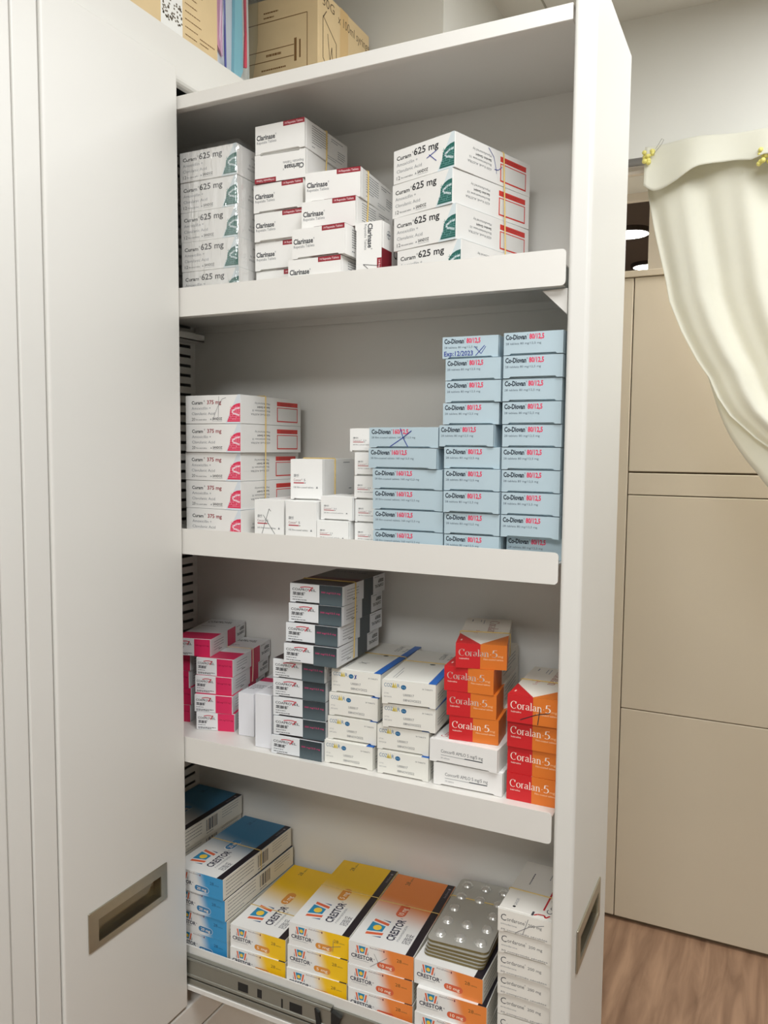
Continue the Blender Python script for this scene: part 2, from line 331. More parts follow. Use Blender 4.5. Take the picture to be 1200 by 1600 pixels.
class P:
    """a printed face: W x H metres, u to the right, v up"""
    def __init__(s, W, H): s.W, s.H = W, H; s.v = []; s.f = []; s.m = []; s.mats = []; s.uv = []; s.T = [(0, 0, 0)]
    def mi(s, m):
        if not isinstance(m, bpy.types.Material): m = pc(m)
        if m not in s.mats: s.mats.append(m)
        return s.mats.index(m)
    def tri(s, vs, fs, m, L):
        i = s.mi(m); n = len(s.v); ou, ov, a = s.T[-1]; ca, sa = math.cos(a), math.sin(a)
        for u, v in vs:
            s.v.append((ou+ca*u-sa*v, ov+sa*u+ca*v, L))
        s.f += [tuple(k+n for k in f) for f in fs]; s.m += [i]*len(fs)
    def push(s, u, v, deg): s.T.append((u*s.W, v*s.H, R(deg)))
    def pop(s): s.T.pop()
    def q(s, p): return (p[0]*s.W, p[1]*s.H)
    def rect(s, u0, v0, u1, v1, m, L=1):
        s.tri([s.q((u0, v0)), s.q((u1, v0)), s.q((u1, v1)), s.q((u0, v1))], [(0, 1, 2, 3)], m, L)
    def rectm(s, x0, y0, x1, y1, m, L=1): s.tri([(x0, y0), (x1, y0), (x1, y1), (x0, y1)], [(0, 1, 2, 3)], m, L)
    def poly(s, pts, m, L=1): s.tri([s.q(p) for p in pts], [tuple(range(len(pts)))], m, L)
    def polym(s, pts, m, L=1): s.tri(pts, [tuple(range(len(pts)))], m, L)
    def ell(s, x, y, rx, ry, m, L=1, n=18): s.polym([(x+rx*math.cos(2*math.pi*k/n), y+ry*math.sin(2*math.pi*k/n)) for k in range(n)], m, L)
    def pill(s, x, y, wd, ht, m, L=1):
        r = ht/2; pts = [(x+wd-r+r*math.cos(R(-90+22.5*k)), y+r+r*math.sin(R(-90+22.5*k))) for k in range(9)]
        pts += [(x+r+r*math.cos(R(90+22.5*k)), y+r+r*math.sin(R(90+22.5*k))) for k in range(9)]
        s.polym(pts, m, L)
    def stroke(s, pts, wd, m, L=3):
        for a, b in zip(pts, pts[1:]):
            dx, dy = b[0]-a[0], b[1]-a[1]; l = math.hypot(dx, dy) or 1e-9; nx, ny = -dy/l*wd/2, dx/l*wd/2
            s.tri([(a[0]+nx, a[1]+ny), (a[0]-nx, a[1]-ny), (b[0]-nx, b[1]-ny), (b[0]+nx, b[1]+ny)], [(0, 1, 2, 3)], m, L)
    def text(s, t, x, y, width, cap, m, L=2, bold=0.0):
        """lettering with its left end at (x,y) on the baseline, set to a given width and cap height (metres)"""
        vs, fs, tw = glyphs(t, bold); sx, sy = width/tw, cap/.72
        s.tri([(x+a*sx, y+b*sy) for a, b in vs], fs, m, L)
    def fine(s, x, y, width, m, rows=3, pitch=.0016, ht=.0006, seed=1, L=2):
        """fine print too small to read: rows of word-length dashes"""
        rnd = random.Random(seed)
        for r in range(rows):
            yy = y-r*pitch; xx = x; end = x+width*(1 if r < rows-1 else rnd.uniform(.5, .9))
            while xx < end-.0008:
                l = min(rnd.uniform(.0016, .0048), end-xx); s.rectm(xx, yy, xx+l, yy+ht, m, L); xx += l+.0007
    def mesh(s, name, fn):
        if not s.v: return None
        me = bpy.data.meshes.new(name)
        me.from_pydata([fn(u, v, .00006*L) for u, v, L in s.v], [], s.f)
        for m in s.mats: me.materials.append(m)
        me.polygons.foreach_set('material_index', s.m)
        uvl = me.uv_layers.new(name='UVMap')
        for lp in me.loops:
            u, v, _ = s.v[lp.vertex_index]; uvl.data[lp.index].uv = (u/s.W, v/s.H)
        return me

# broad-nib serif lettering for the red and orange cartons
def arc(cx, cy, rx, ry, a0, a1, n=10): return [(cx+rx*math.cos(R(a0+(a1-a0)*k/n)), cy+ry*math.sin(R(a0+(a1-a0)*k/n))) for k in range(n+1)]
SERIF = {
 'C': (.72, [arc(.38, .36, .30, .36, 50, 310, 16), [(.585, .50), (.60, .70)]]),
 'o': (.50, [arc(.25, .24, .19, .24, 0, 360, 16)]),
 'r': (.38, [[(.12, .02), (.12, .46)], [(.03, .01), (.22, .01)], [(.03, .45), (.12, .46)], arc(.24, .32, .12, .15, 170, 60, 6)]),
 'a': (.46, [arc(.20, .13, .14, .12, 70, 330, 10), [(.33, .04), (.33, .33)], arc(.21, .33, .13, .14, 0, 160, 8), [(.33, .05), (.43, .02)]]),
 'l': (.26, [[(.13, .02), (.13, .74)], [(.03, .01), (.23, .01)], [(.04, .73), (.13, .74)]]),
 'n': (.54, [[(.12, .02), (.12, .46)], [(.03, .01), (.21, .01)], [(.03, .45), (.12, .46)], arc(.265, .31, .14, .16, 165, 0, 8), [(.405, .31), (.405, .02)], [(.32, .01), (.50, .01)]]),
 '5': (.50, [[(.16, .70), (.42, .70)], [(.165, .70), (.13, .38)], arc(.22, .22, .20, .22, 120, -130, 14)]),
}
def serif(p, t, x, y, width, cap, m, L=2):
    tot = sum(SERIF[c][0] for c in t); sx = width/tot; sy = cap/.72; ox = 0
    for c in t:
        a, paths = SERIF[c]
        for path in paths:
            pts = [(x+(ox+u)*sx, y+v*sy) for u, v in path]
            nb = .048*sx
            for q0, q1 in zip(pts, pts[1:]):
                p.tri([(q0[0]-nb, q0[1]-.1*nb), (q0[0]+nb, q0[1]+.1*nb), (q1[0]+nb, q1[1]+.1*nb), (q1[0]-nb, q1[1]-.1*nb)], [(0, 1, 2, 3)], m, L)
            p.stroke(pts, .034*sy, m, L)
        ox += a

# ---------------------------------------------------------------- carton designs: each returns (board colour, {face: print})
K = (38, 38, 42); G2 = (96, 98, 104); G3 = (140, 142, 146); WH = (244, 243, 240); RED = (200, 40, 44)
def curam(w, d, h, kind):
    big = kind == 625
    em, tri, num = ((20, 96, 88), (212, 222, 225), K) if big else ((226, 44, 84), (214, 220, 226), (150, 40, 52))
    f = P(w, h); e = .055 if big else .115
    f.text('Curam', e*w, .685*h, (.245 if big else .205)*w, .12*h, K, bold=.02); f.text('®', (e+(.262 if big else .225))*w, .77*h, .022*w, .06*h, K)
    if big: f.text('625 mg', .345*w, .685*h, .405*w, .20*h, num, bold=.02)
    else: f.text('375 mg', .40*w, .685*h, .26*w, .14*h, num, bold=.02)
    f.text('Amoxicillin +', e*w, .50*h, .355*w, .10*h, G3); f.text('Clavulanic Acid', e*w, .31*h, .425*w, .10*h, G3)
    x = .41 if big else .50
    f.text('12' if big else '20', e*w, .11*h, .06*w, .11*h, K); f.text('film-coated tablets', (e+.075)*w, .12*h, .20*w, .055*h, G2)
    f.polym([((x-.045)*w, .13*h), ((x-.015)*w, .13*h), ((x-.03)*w, .19*h)], G3, 2); f.text('SANDOZ', x*w, .13*h, .175*w, .085*h, K, bold=.02); f.rect(x, .085, x+.175, .095, G3)
    f.poly([(.735, 0), (1, 0), (1, 1), (.95, 1)], tri, 1)
    # emblem: rounded dome cut by the edge, split by a pale S-curve, ruled with brick lines
    dome = [(.765, .06), (1.0, .06), (1.0, .70)]+[(1.0-.185*math.sin(R(a)), .40+.30*math.cos(R(a))) for a in (20, 40, 60, 75, 90)]+[(.81, .28), (.785, .17)]
    f.poly(dome, em, 2)
    sc = [(.99, .545), (.91, .50), (.855, .42), (.875, .355), (.93, .315), (.985, .285)]
    f.stroke([f.q(p) for p in sc], .06*h, tri if big else (244, 222, 228), 3)
    for k in range(8):
        v = .115+.062*k; f.rect(.785+(.03 if v > .3 else .0), v, 1.0, v+.011, (104, 156, 152) if big else (244, 160, 182), 4)
    rd = random.Random(3)
    for k in range(8):
        for j in range(3):
            u = rd.uniform(.82, .99); v = .126+.062*k; f.rect(u, v, u+.006, v+.05, (104, 156, 152) if big else (244, 160, 182), 4)
    s = P(d, h); s.push(.46, .80, 180)
    for i, (t, b, wd) in enumerate((('Manufactured by', 0, .24), ('Sandoz GmbH', .02, .20), ('Biochemiestrasse 10', 0, .28), ('6250 Kundl, AUSTRIA', 0, .30))):
        s.text(t, 0, (.03+.13*i)*h, wd*d, .07*h, K if b else G2, bold=b)
    s.pop()
    s.rect(.58, .70, .94, .86, (212, 62, 56), 1); s.fine(.64*d, .79*h, .22*d, (150, 34, 34), 2, .0022, .0007, 5, 2)
    s.rect(.58, .12, .94, .655, (212, 62, 56), 1); s.rect(.592, .165, .928, .625, (226, 224, 220), 2)
    t = P(w, d); t.text('Curam', .1*w, .55*d, .5*w, .02, K, bold=.02); t.poly([(.7, 0), (1, 0), (1, .8)], tri, 1)
    return (236, 234, 230), dict(front=f, right=s, top=t)
def clarinase(w, d, h):
    wine = (150, 34, 48)
    f = P(w, h); f.rect(.575, .83, 1.0, .995, wine, 1); f.text('14 Repetabs Tablets', .61*w, .885*h, .355*w, .07*h, (240, 214, 216), bold=.01)
    f.text('Clarinase', .03*w, .49*h, .38*w, .175*h, (64, 66, 70), bold=.03); f.text('®', .415*w, .60*h, .022*w, .06*h, G2)
    f.text('Repetabs Tablets', .035*w, .36*h, .40*w, .095*h, (120, 122, 126))
    s = P(d, h); s.fine(.16*d, .86*h, .36*d, G2, 8, .0031, .0009, 11); s.fine(.16*d, .15*h, .09*d, G3, 1, .003, .0012, 12); s.fine(.60*d, .86*h, .28*d, G2, 2, .003, .0009, 13); s.fine(.76*d, .55*h, .18*d, G2, 4, .003, .0009, 14); s.fine(.50*d, .20*h, .36*d, G3, 2, .003, .0008, 15)
    t = P(w, d); t.rect(.42, 0, .999, .25, (122, 26, 38), 1)
    t.push(.30, .30, 90); t.text('Clarinase', 0, -.20*w, .42*d, .14*w, (56, 56, 60), bold=.02); t.text('®', .43*d, -.10*w, .02*d, .06*w, G2); t.fine(0, -.36*w, .3*d, G2, 2, .004, .0016, 6); t.pop()
    t.ell(.18*w, .17*d, .068*w, .068*w, G3, 2, 24); t.ell(.18*w, .17*d, .060*w, .060*w, WH, 3, 24); t.stroke([(.12*w, .17*d), (.24*w, .17*d)], .002, G3, 4); t.stroke([(.18*w, .17*d-.06*w), (.18*w, .17*d+.06*w)], .002, G3, 4)
    return (238, 236, 232), dict(front=f, right=s, top=t)
def concor(w, d, h, n, wr=None):
    f = P(w, h); w0 = w; w = wr or w; f.W = w
    f.text('康忻', .10*w, .56*h, .17*w, .062*h, G2); f.text('Concor', .10*w, .455*h, .24*w, .062*h, (140, 60, 70)); f.text('®', .345*w, .48*h, .03*w, .04*h, G3)
    f.text('5' if n == 100 else '2.5', .42*w, .455*h, (.05 if n == 100 else .09)*w, .06*h, G2)
    f.rect(.10, .40, .43, .427, (176, 40, 58), 2); f.ell(.46*w, .413*h, .018*w, .012*h, (60, 60, 64), 2)
    f.text('%d film-coated tablets' % n, .10*w, .285*h, (.62 if not wr else .54)*w, .045*h, G2)
    if not wr: f.polym([(.80*w, .285*h), (.86*w, .285*h), (.83*w, .34*h)], G2, 2)
    s = P(d, h); s.fine(.64*d, .90*h, .34*d, G2, 1, .002, .0011, 3); s.fine(.82*d, .22*h, .15*d, G2, 1, .002, .0014, 4); s.fine(.74*d, .06*h, .24*d, G3, 1, .002, .001, 5)
    return (240, 239, 236), dict(front=f, right=s)
def diovan(w, d, h, mg):
    f = P(w, h); k = 1.0 if mg == 80 else .80
    f.text('Co-Diovan', .035*w, .685*h, .355*w*k, .215*h, (34, 46, 60), bold=.035); f.text('®', (.035+.362*k)*w, .83*h, .018*w, .07*h, (60, 70, 84))
    f.text('%d/12,5' % mg, (.035+.40*k)*w, .685*h, (.25*k if mg == 80 else .275*k)*w, .22*h, (226, 52, 92), bold=.035)
    f.text('28 tablets 80 mg/12,5 mg' if mg == 80 else '28 film-coated tablets 160 mg/12,5 mg', .035*w, .46*h, (.60 if mg == 80 else .64)*w, .095*h, (90, 104, 118))
    return (182, 201, 210), dict(front=f)
def coaprovel(w, d, h, kind):
    pink = kind == 'pink'
    hue = (218, 40, 92) if pink else (66, 80, 86); ink = (150, 10, 50) if pink else (196, 50, 110)
    base = hue if pink else grad_mat('slate_gradient', (82, 96, 102), (44, 54, 60), 1, .05, .95)
    f = P(w, h); f.rect(.565, .0, .995, 1.0, base, 1)
    f.text('COAPRO', .045*w, .63*h, .30*w, .13*h, (44, 44, 50), bold=.012); f.text('V', .345*w, .615*h, .062*w, .15*h, (176, 30, 60), bold=.02); f.text('EL', .405*w, .635*h, .10*w, .125*h, (44, 44, 50), bold=.012)
    f.stroke([(.20*w, .80*h), (.28*w, .845*h), (.37*w, .85*h), (.45*w, .80*h)], .0012, (200, 44, 66), 3); f.stroke([(.375*w, .62*h), (.44*w, .86*h)], .0011, (200, 44, 66), 3)
    f.text('樂脈舒', .05*w, .40*h, .25*w, .13*h, (50, 50, 56), bold=.025)
    f.fine(.05*w, .27*h, .30*w, G2, 1, .002, .0009, 7); f.fine(.05*w, .14*h, .46*w, K, 1 if not pink else 2, .0017, .0009, 8)
    f.text('150 mg/12.5 mg' if pink else '300 mg/12.5 mg', .60*w, .60*h, .36*w, .085*h, ink, bold=.012)
    s = P(d, h); s.fine(.10*d, .72*h, .26*d, G3, 4, .0042, .0010, 9); s.fine(.22*d, .16*h, .12*d, K, 1, .002, .0013, 10)
    s.rect(.47, 0, .70, 1, hue if pink else (72, 80, 84), 1)
    s.push(.965, .80, 180); s.text('COAPROVEL', 0, .33*h, .22*d, .17*h, K, bold=.02); s.text('樂脈舒', 0, .06*h, .14*d, .16*h, K, bold=.02); s.pop(); s.fine(.73*d, .88*h, .2*d, G3, 1, .002, .0009, 3)
    t = P(w, d); t.rect(0, .02, 1, .30, hue if pink else (60, 50, 50), 1)
    if not pink: t.rect(0, .30, 1, .46, (92, 40, 46), 1)
    t.fine(.1*w, .62*d, .7*w, G2, 1, .006, .002, 4); t.text('COAPROVEL', .08*w, .80*d, .7*w, .012, K, bold=.012)
    if not pink: t.rect(0, .46, 1, .999, (112, 108, 106), 1)
    return ((232, 232, 232) if pink else (228, 230, 232)), dict(front=f, right=s, top=t)
def cozaar(w, d, h):
    f = P(w, h); bl = (92, 128, 160)
    f.text('COZ', .04*w, .72*h, .155*w, .16*h, bl); f.polym([(.185*w, .70*h), (.215*w, .92*h), (.245*w, .70*h)], (206, 184, 84), 2); f.polym([(.225*w, .70*h), (.255*w, .92*h), (.285*w, .70*h)], (222, 204, 120), 2); f.text('R', .285*w, .72*h, .05*w, .16*h, bl)
    f.ell(.405*w, .755*h, .05*w, .095*h, (36, 104, 150), 2, 20); f.text('50 mg', .375*w, .735*h, .06*w, .05*h, (170, 200, 220), 3)
    f.text('30 TABLETS', .75*w, .735*h, .19*w, .055*h, G2); f.text('LOT NO.', .04*w, .43*h, .09*w, .05*h, G3); f.text('EXP DATE', .04*w, .29*h, .14*w, .05*h, G3)
    f.text('U000017', .40*w, .40*h, .20*w, .10*h, G2); f.text('08NOV2022', .40*w, .19*h, .33*w, .10*h, G2)
    s = P(d, h); s.fine(.06*d, .5*h, .3*d, G3, 3, .004, .0009, 6); s.rect(0, .96, 1, 1, (30, 96, 178), 1)
    t = P(w, d); t.rect(.86, 0, .999, 1, (36, 104, 190), 1); t.push(.60, .62, 90); t.text('COZAAR', .02, -.10*w, .20*d, .10*w, G2); t.text('50 mg', .02, -.24*w, .12*d, .07*w, G2); t.pop()
    t.ell(.60*w, .56*d, .055*w, .02*d, (70, 84, 84), 2); t.push(.16, .08, 90); t.fine(0, 0, .3*d, G3, 2, .004, .001, 3); t.pop()
    return (236, 234, 226), dict(front=f, right=s, top=t)
def amlo(w, d, h):
    f = P(w, h); f.text('Concor® AMLO 5 mg/5 mg', .175*w, .46*h, .62*w, .145*h, (84, 84, 90)); f.rect(.175, .345, .53, .365, G3, 2); f.rect(.53, .345, .79, .385, (52, 56, 66), 2); f.text('30 tablets', .175*w, .20*h, .13*w, .07*h, G3)
    t = P(w, d); t.push(.10, .10, 90); t.text('Concor® AMLO', 0, -.10*w, .5*d, .10*w, (190, 40, 60)); t.pop()
    return (238, 236, 233), dict(front=f, top=t)
def coralan(w, d, h):
    red, org, cream = (206, 32, 38), (222, 120, 40), (250, 236, 224)
    f = P(w, h); f.rect(0, 0, .485, 1, red, 1); f.rect(.485, 0, 1, 1, org, 1)
    serif(f, 'Coralan', .055*w, .50*h, .60*w, .27*h, cream); f.ell(.685*w, .60*h, .007*w, .012*h, cream, 2); serif(f, '5', .70*w, .50*h, .125*w, .28*h, cream)
    f.text('mg', .83*w, .50*h, .10*w, .09*h, (250, 200, 150)); f.text('Ivabradine', .075*w, .36*h, .19*w, .065*h, cream); f.text('Film-coated tablets', .55*w, .37*h, .38*w, .065*h, (250, 216, 180))
    s = P(d, h); s.rect(0, 0, .30, 1, (206, 104, 34), 1); s.fine(.36*d, .8*h, .5*d, G3, 4, .005, .0011, 4)
    t = P(w, d); t.poly([(0, 0), (.485, 0), (0, .36)], red, 1); t.poly([(.485, 0), (1, 0), (1, .36)], org, 1)
    t.push(.70, .90, -90); serif(t, 'Coralan', 0, -.16*w, .48*d, .20*w, (158, 70, 40)); t.pop(); t.push(.45, .38, 90); t.text('5 mg', 0, .1*w, .12*d, .08*w, (206, 110, 100)); t.pop()
    t.push(.14, .93, -90); t.fine(0, 0, .14*d, G2, 1, .003, .0016, 3); t.pop(); t.push(.40, .93, -90); t.fine(0, 0, .16*d, G3, 2, .0045, .0012, 5); t.pop(); t.push(.1, .1, 90); t.fine(0, 0, .08*d, (250, 220, 210), 1, .002, .002, 3); t.pop()
    return (238, 232, 220), dict(front=f, right=s, top=t)
def crestor(w, d, h, kind):
    hue, pillc, mg, deep = {5: ((250, 200, 24), (226, 150, 60), '5 mg', (226, 176, 12)), 10: ((240, 140, 66), (222, 104, 66), '10 mg', (220, 112, 48)), 20: ((60, 152, 206), (60, 130, 180), '20 mg', (58, 122, 160))}[kind]
    WHT = (240, 239, 236); navy = (44, 44, 66)
    def logo(p, x, y, z):
        """two orange slanted bars either side of a blue cup with a yellow disc; z = overall height in metres"""
        p.polym([(x-.62*z, y+1.0*z), (x-.44*z, y+1.0*z), (x-.16*z, y), (x-.36*z, y)][::-1] and [(x-.78*z, y+.96*z), (x-.56*z, y+.96*z), (x-.36*z, y), (x-.58*z, y)], (226, 104, 66), 2)
        p.polym([(x+.36*z, y), (x+.58*z, y), (x+.78*z, y+.96*z), (x+.56*z, y+.96*z)], (226, 104, 66), 2)
        p.polym([(x-.27*z, y+.12*z), (x+.27*z, y+.12*z), (x+.46*z, y+z), (x-.46*z, y+z)], (40, 140, 182), 3)
        p.ell(x, y+.52*z, .25*z, .25*z, (246, 206, 70), 4, 16)
        p.polym([(x-.82*z, y), (x-.70*z, y), (x-.84*z, y+.55*z)], (60, 90, 130), 2); p.polym([(x+.70*z, y), (x+.82*z, y), (x+.84*z, y+.5*z)], (60, 90, 130), 2)
    f = P(w, h); f.rect(0, 0, 1, 1, grad_mat('crestor_front_%d' % kind, WHT, hue, 0, .52, .76, .12), 1)
    f.T.append((0, 0, 0)); logo(f, .21*w, .55*h, .34*h); f.pop()
    f.text('CRESTOR', .04*w, .335*h, .345*w, .17*h, navy, bold=.028); f.text('®', .39*w, .43*h, .024*w, .055*h, navy); f.text('rosuvastatin', .065*w, .245*h, .25*w, .055*h, G3)
    f.pill(.44*w, .13*h, .285*w, .29*h, WHT if kind == 20 else (240, 190, 150), 2) if kind == 20 else None
    f.pill(.445*w, .145*h, .275*w, .26*h, pillc, 3); f.text(mg, .49*w, .21*h, .185*w, .13*h, (255, 236, 214), 4, bold=.012)
    f.text('28', .745*w, .60*h, .075*w, .145*h, (110, 84, 40) if kind != 20 else (30, 70, 110)); f.text('tablets', .83*w, .605*h, .09*w, .06*h, (120, 92, 50) if kind != 20 else (30, 80, 120))
    f.text('AstraZeneca', .33*w, .885*h, .20*w, .065*h, (110, 80, 84)); f.ell(.55*w, .90*h, .011*w, .05*h, (130, 60, 70), 2, 8)
    s = P(d, h); s.fine(.04*d, .84*h, .38*d, G2, 5, .0055, .0010, 3); s.fine(.70*d, .86*h, .24*d, G3, 4, .0045, .0009, 4)
    rd = random.Random(5); x = .48*d
    while x < .64*d:
        bw = rd.choice((.0006, .0010, .0016, .0026)); s.rectm(x, .26*h, x+bw, .86*h, (70, 72, 84) if rd.random() < .75 else (176, 150, 112), 2); x += bw+rd.choice((.0007, .0012, .0018))
    s.fine(.48*d, .14*h, .16*d, G2, 1, .002, .0012, 8)
    t = P(w, d); t.rect(0, 0, 1, 1, grad_mat('crestor_top_%d' % kind, WHT, deep if kind == 20 else hue, 1, .34, .70, .10), 1); t.rect(.875, .0, .992, 1, (34, 28, 36), 2)
    # everything on the top reads from the front edge towards the back
    t.push(.60, .115, 90); t.text('CRESTOR', 0, 0, .275*d, .125*w, navy, bold=.028); t.text('®', .28*d, .06*w, .012*d, .04*w, navy); t.text('rosuvastatin', .01*d, -.075*w, .205*d, .05*w, G3); t.text('冠脂妥', .0*d, -.235*w, .125*d, .095*w, (60, 60, 76)); t.pop()
    t.push(.60, .115, 90); logo(t, .11*d, .20*w, .26*w); t.pop()
    t.push(.53, .40, 90); t.pill(0, -.02*w, .185*d, .17*w, (240, 210, 190) if kind != 20 else WHT, 3) if kind == 20 else None; t.pill(.003, -.012*w, .175*d, .155*w, pillc, 4); t.text(mg, .04*d, .02*w, .10*d, .085*w, (255, 236, 214), 5, bold=.012); t.pop()
    t.push(.30, .86, 90); t.text('28', 0, 0, .05*d, .075*w, (96, 78, 40) if kind != 20 else (30, 70, 100)); t.text('tablets', .06*d, 0, .06*d, .035*w, (110, 90, 50) if kind != 20 else (30, 80, 110)); t.pop()
    t.push(.955, .80, 90); t.text('AstraZeneca', 0, 0, .11*d, .038*w, (150, 140, 150), 3); t.ell(.135*d, .015*w, .012*d, .022*w, (150, 140, 150), 3, 10); t.pop()
    return (232, 228, 216), dict(front=f, right=s, top=t)
def cordarone(w, d, h):
    f = P(w, h); f.text('C', .06*w, .52*h, .10*w, .30*h, (70, 70, 76)); f.text('ordarone', .175*w, .54*h, .33*w, .17*h, (76, 76, 82)); f.text('®', .51*w, .68*h, .02*w, .06*h, G2); f.text('200 mg', .57*w, .54*h, .25*w, .13*h, (90, 90, 96)); f.text('amiodarone', .06*w, .34*h, .30*w, .08*h, G3); f.text('30 comprimés sécables', .06*w, .10*h, .86*w, .075*h, G2)
    t = P(w, d); t.push(.30, .10, 90); t.text('SANOFI', .03*d, .02*w, .12*d, .06*w, G3); t.ell(0, .05*w, .03*w, .03*w, K, 2, 10); t.pop()
    t.push(.80, .06, 90); t.text('Cordarone', .06*d, -.14*w, .5*d, .12*w, (70, 70, 76)); t.stroke([(.10*d, .03*w), (.62*d, .03*w)], .0022, (190, 36, 44), 3); t.stroke([(-.02*d, .15*w), (.01*d, .10*w), (.02*d, -.02*w), (-.02*d, -.06*w), (.03*d, -.12*w)], .0022, (190, 36, 44), 3); t.rectm(-.03*d, .16*w, .04*d, .20*w, (70, 72, 80), 2); t.pop()
    t.push(.30, .55, 90); t.fine(0, 0, .40*d, G2, 1, .002, .0014, 4); t.pop(); t.push(.62, .72, 90); t.fine(0, 0, .2*d, G3, 2, .004, .0012, 6); t.pop()
    return (236, 232, 224), dict(front=f, top=t)

# ---------------------------------------------------------------- cartons
DES = {}
def design(key, fn, w, d, h, *a, notch=True):
    board, faces = fn(w, d, h, *a)
    m = mat('board_%02x%02x%02x' % tuple(board), board, .5, noise=.015, nscale=30)
    b = MB().box(0, .0045 if notch else .0012, 0, w, d, h).mesh('carton', m); bevel_mesh(b, .0004, 1)
    if notch: pts = [(.0002, .0004), (.10*w, .0004), (.125*w, .0020), (.875*w, .0020), (.90*w, .0004), (w-.0002, .0004), (w-.0002, h-.0003), (.0002, h-.0003)]
    else: pts = [(.0002, .0004), (w-.0002, .0004), (w-.0002, h-.0003), (.0002, h-.0003)]
    fl = MB().prism(pts, lambda u, v, t: (u, t, v), 0, .0044 if notch else .0011).mesh('tuck_flap', m)
    FN = dict(front=lambda u, v, o: (u, -o, v), right=lambda u, v, o: (w+o, u, v), top=lambda u, v, o: (u, v, h+o))
    DES[key] = (b, fl, {f: p.mesh(f+'_print', FN[f]) for f, p in faces.items()}, (w, d, h), FN)
ORD = ['topmost', 'second from top', 'third from top', 'fourth from top', 'fifth from top', 'sixth from top', 'seventh from top', 'eighth from top', 'ninth from top', 'lowest']
def carton(key, M4, label, group, faces=('front', 'right', 'top'), marks=()):
    b, fl, pr, (w, d, h), FN = DES[key]
    o = bpy.data.objects.new('medicine_carton', b); o.matrix_world = M4; link(o, None, label, 'carton', group)
    link(bpy.data.objects.new('tuck_flap', fl), o)
    for f, me in pr.items():
        if me and f in faces: link(bpy.data.objects.new(f+'_print', me), o)
    for face, strokes, wd, m in marks:
        W, H = dict(front=(w, h), right=(d, h), top=(w, d))[face]; p = P(W, H)
        for s in strokes: p.stroke([p.q(q) for q in s], wd, m, 6)
        link(bpy.data.objects.new('pen_mark', p.mesh('pen_mark', FN[face])), o)
    return o
def pose(x, y, z, yaw): return Matrix.Translation((x, y, z)) @ Matrix.Rotation(yaw, 4, 'Z')
STK = {}
def stack(sid, key, floor, boxes, desc, group, faces=('front', 'right', 'top'), marks={}, flip=(), k0=None):
    """boxes: (level, x, y, yaw), listed from the top down"""
    w, d, h = DES[key][3]; n = len(boxes); out = []
    for i, (k, x, y, a) in enumerate(boxes):
        M4 = pose(x, y, floor+k*(h+.0003), a)
        MM = M4 @ (Matrix.Translation((w, 0, h)) @ Matrix.Rotation(math.pi, 4, 'Y')) if k in flip else M4
        o = ORD[i] if i < n-1 or n == 1 else 'lowest'
        lab = desc if n == 1 else desc+', '+o
        fs = faces
        carton(key, MM, lab, group, fs, marks.get(k, ()))
        out.append((M4, w, d, h))
    STK[sid] = out
def hull(p):
    p = sorted(set(p))
    def half(q):
        r = []
        for a in q:
            while len(r) > 1 and (r[-1][0]-r[-2][0])*(a[1]-r[-2][1])-(r[-1][1]-r[-2][1])*(a[0]-r[-2][0]) <= 0: r.pop()
            r.append(a)
        return r[:-1]
    return half(p)+half(p[::-1])
def band(boxes, frac, label, m=BAND, r=.0009, along='y'):
    """elastic stretched round a pile of cartons"""
    M0, w0, d0, h0 = boxes[0]; inv = M0.inverted(); pts = []
    for M4, w, d, h in boxes:
        for a in (0, 1):
            for e in (0, h):
                v = (w*a, frac*d, e) if along == 'y' else (frac*w, d*a, e)
                q = inv @ (M4 @ Vector(v)); pts.append((round((q.x if along == 'y' else q.y)+(.0011 if a else -.0011), 5), round(q.z+(.0009 if e and (M4 is M0) else .0012 if not e else 0), 5)))
    H = hull(pts); H = H+[H[0], H[1]]
    path = []
    for a, b in zip(H, H[1:]):
        for t in (.02, .98):
            u, z = a[0]+(b[0]-a[0])*t, a[1]+(b[1]-a[1])*t
            path.append(M0 @ (Vector((u, frac*d0, z)) if along == 'y' else Vector((frac*w0, u, z))))
    o = MB().tube(path, r, 6).build('rubber_band', m, None, label=label, cat='rubber band', group='rubber bands round the cartons')
    return o
def cross(u, v, a, b): return [[(u-a, v-b), (u+a, v+b)], [(u-a*.8, v+b), (u+a*.7, v-b)]]

design('curam625', curam, .0987, .157, .0414, 625, notch=False)
design('curam375', curam, .0998, .1535, .0409, 375, notch=False)
design('clarinase', clarinase, .0798, .1168, .0384)
design('concor100', concor, .0498, .1158, .0575, 100)
design('concor28', concor, .0486, .055, .0328, 28)
design('concor28c', concor, .0320, .070, .0313, 28, .0486)
design('diovan160', diovan, .0967, .075, .0261, 160)
design('diovan80', diovan, .0707, .100, .0265, 80)
design('pink', coaprovel, .0615, .1424, .0270, 'pink', notch=False)
design('dark', coaprovel, .0818, .1433, .0270, 'dark')
design('cozaar', cozaar, .0732, .1616, .0325)
design('amlo', amlo, .0920, .120, .0300)
design('coralan', coralan, .0650, .1373, .0338, notch=False)
design('coralanl', coralan, .0644, .154, .0317, notch=False)
design('crestor5', crestor, .0948, .186, .0327, 5, notch=False)
design('crestor10', crestor, .0948, .186, .0327, 10, notch=False)
design('crestor20', crestor, .0948, .186, .0327, 20, notch=False)
design('cordarone', cordarone, .0680, .1268, .0289)

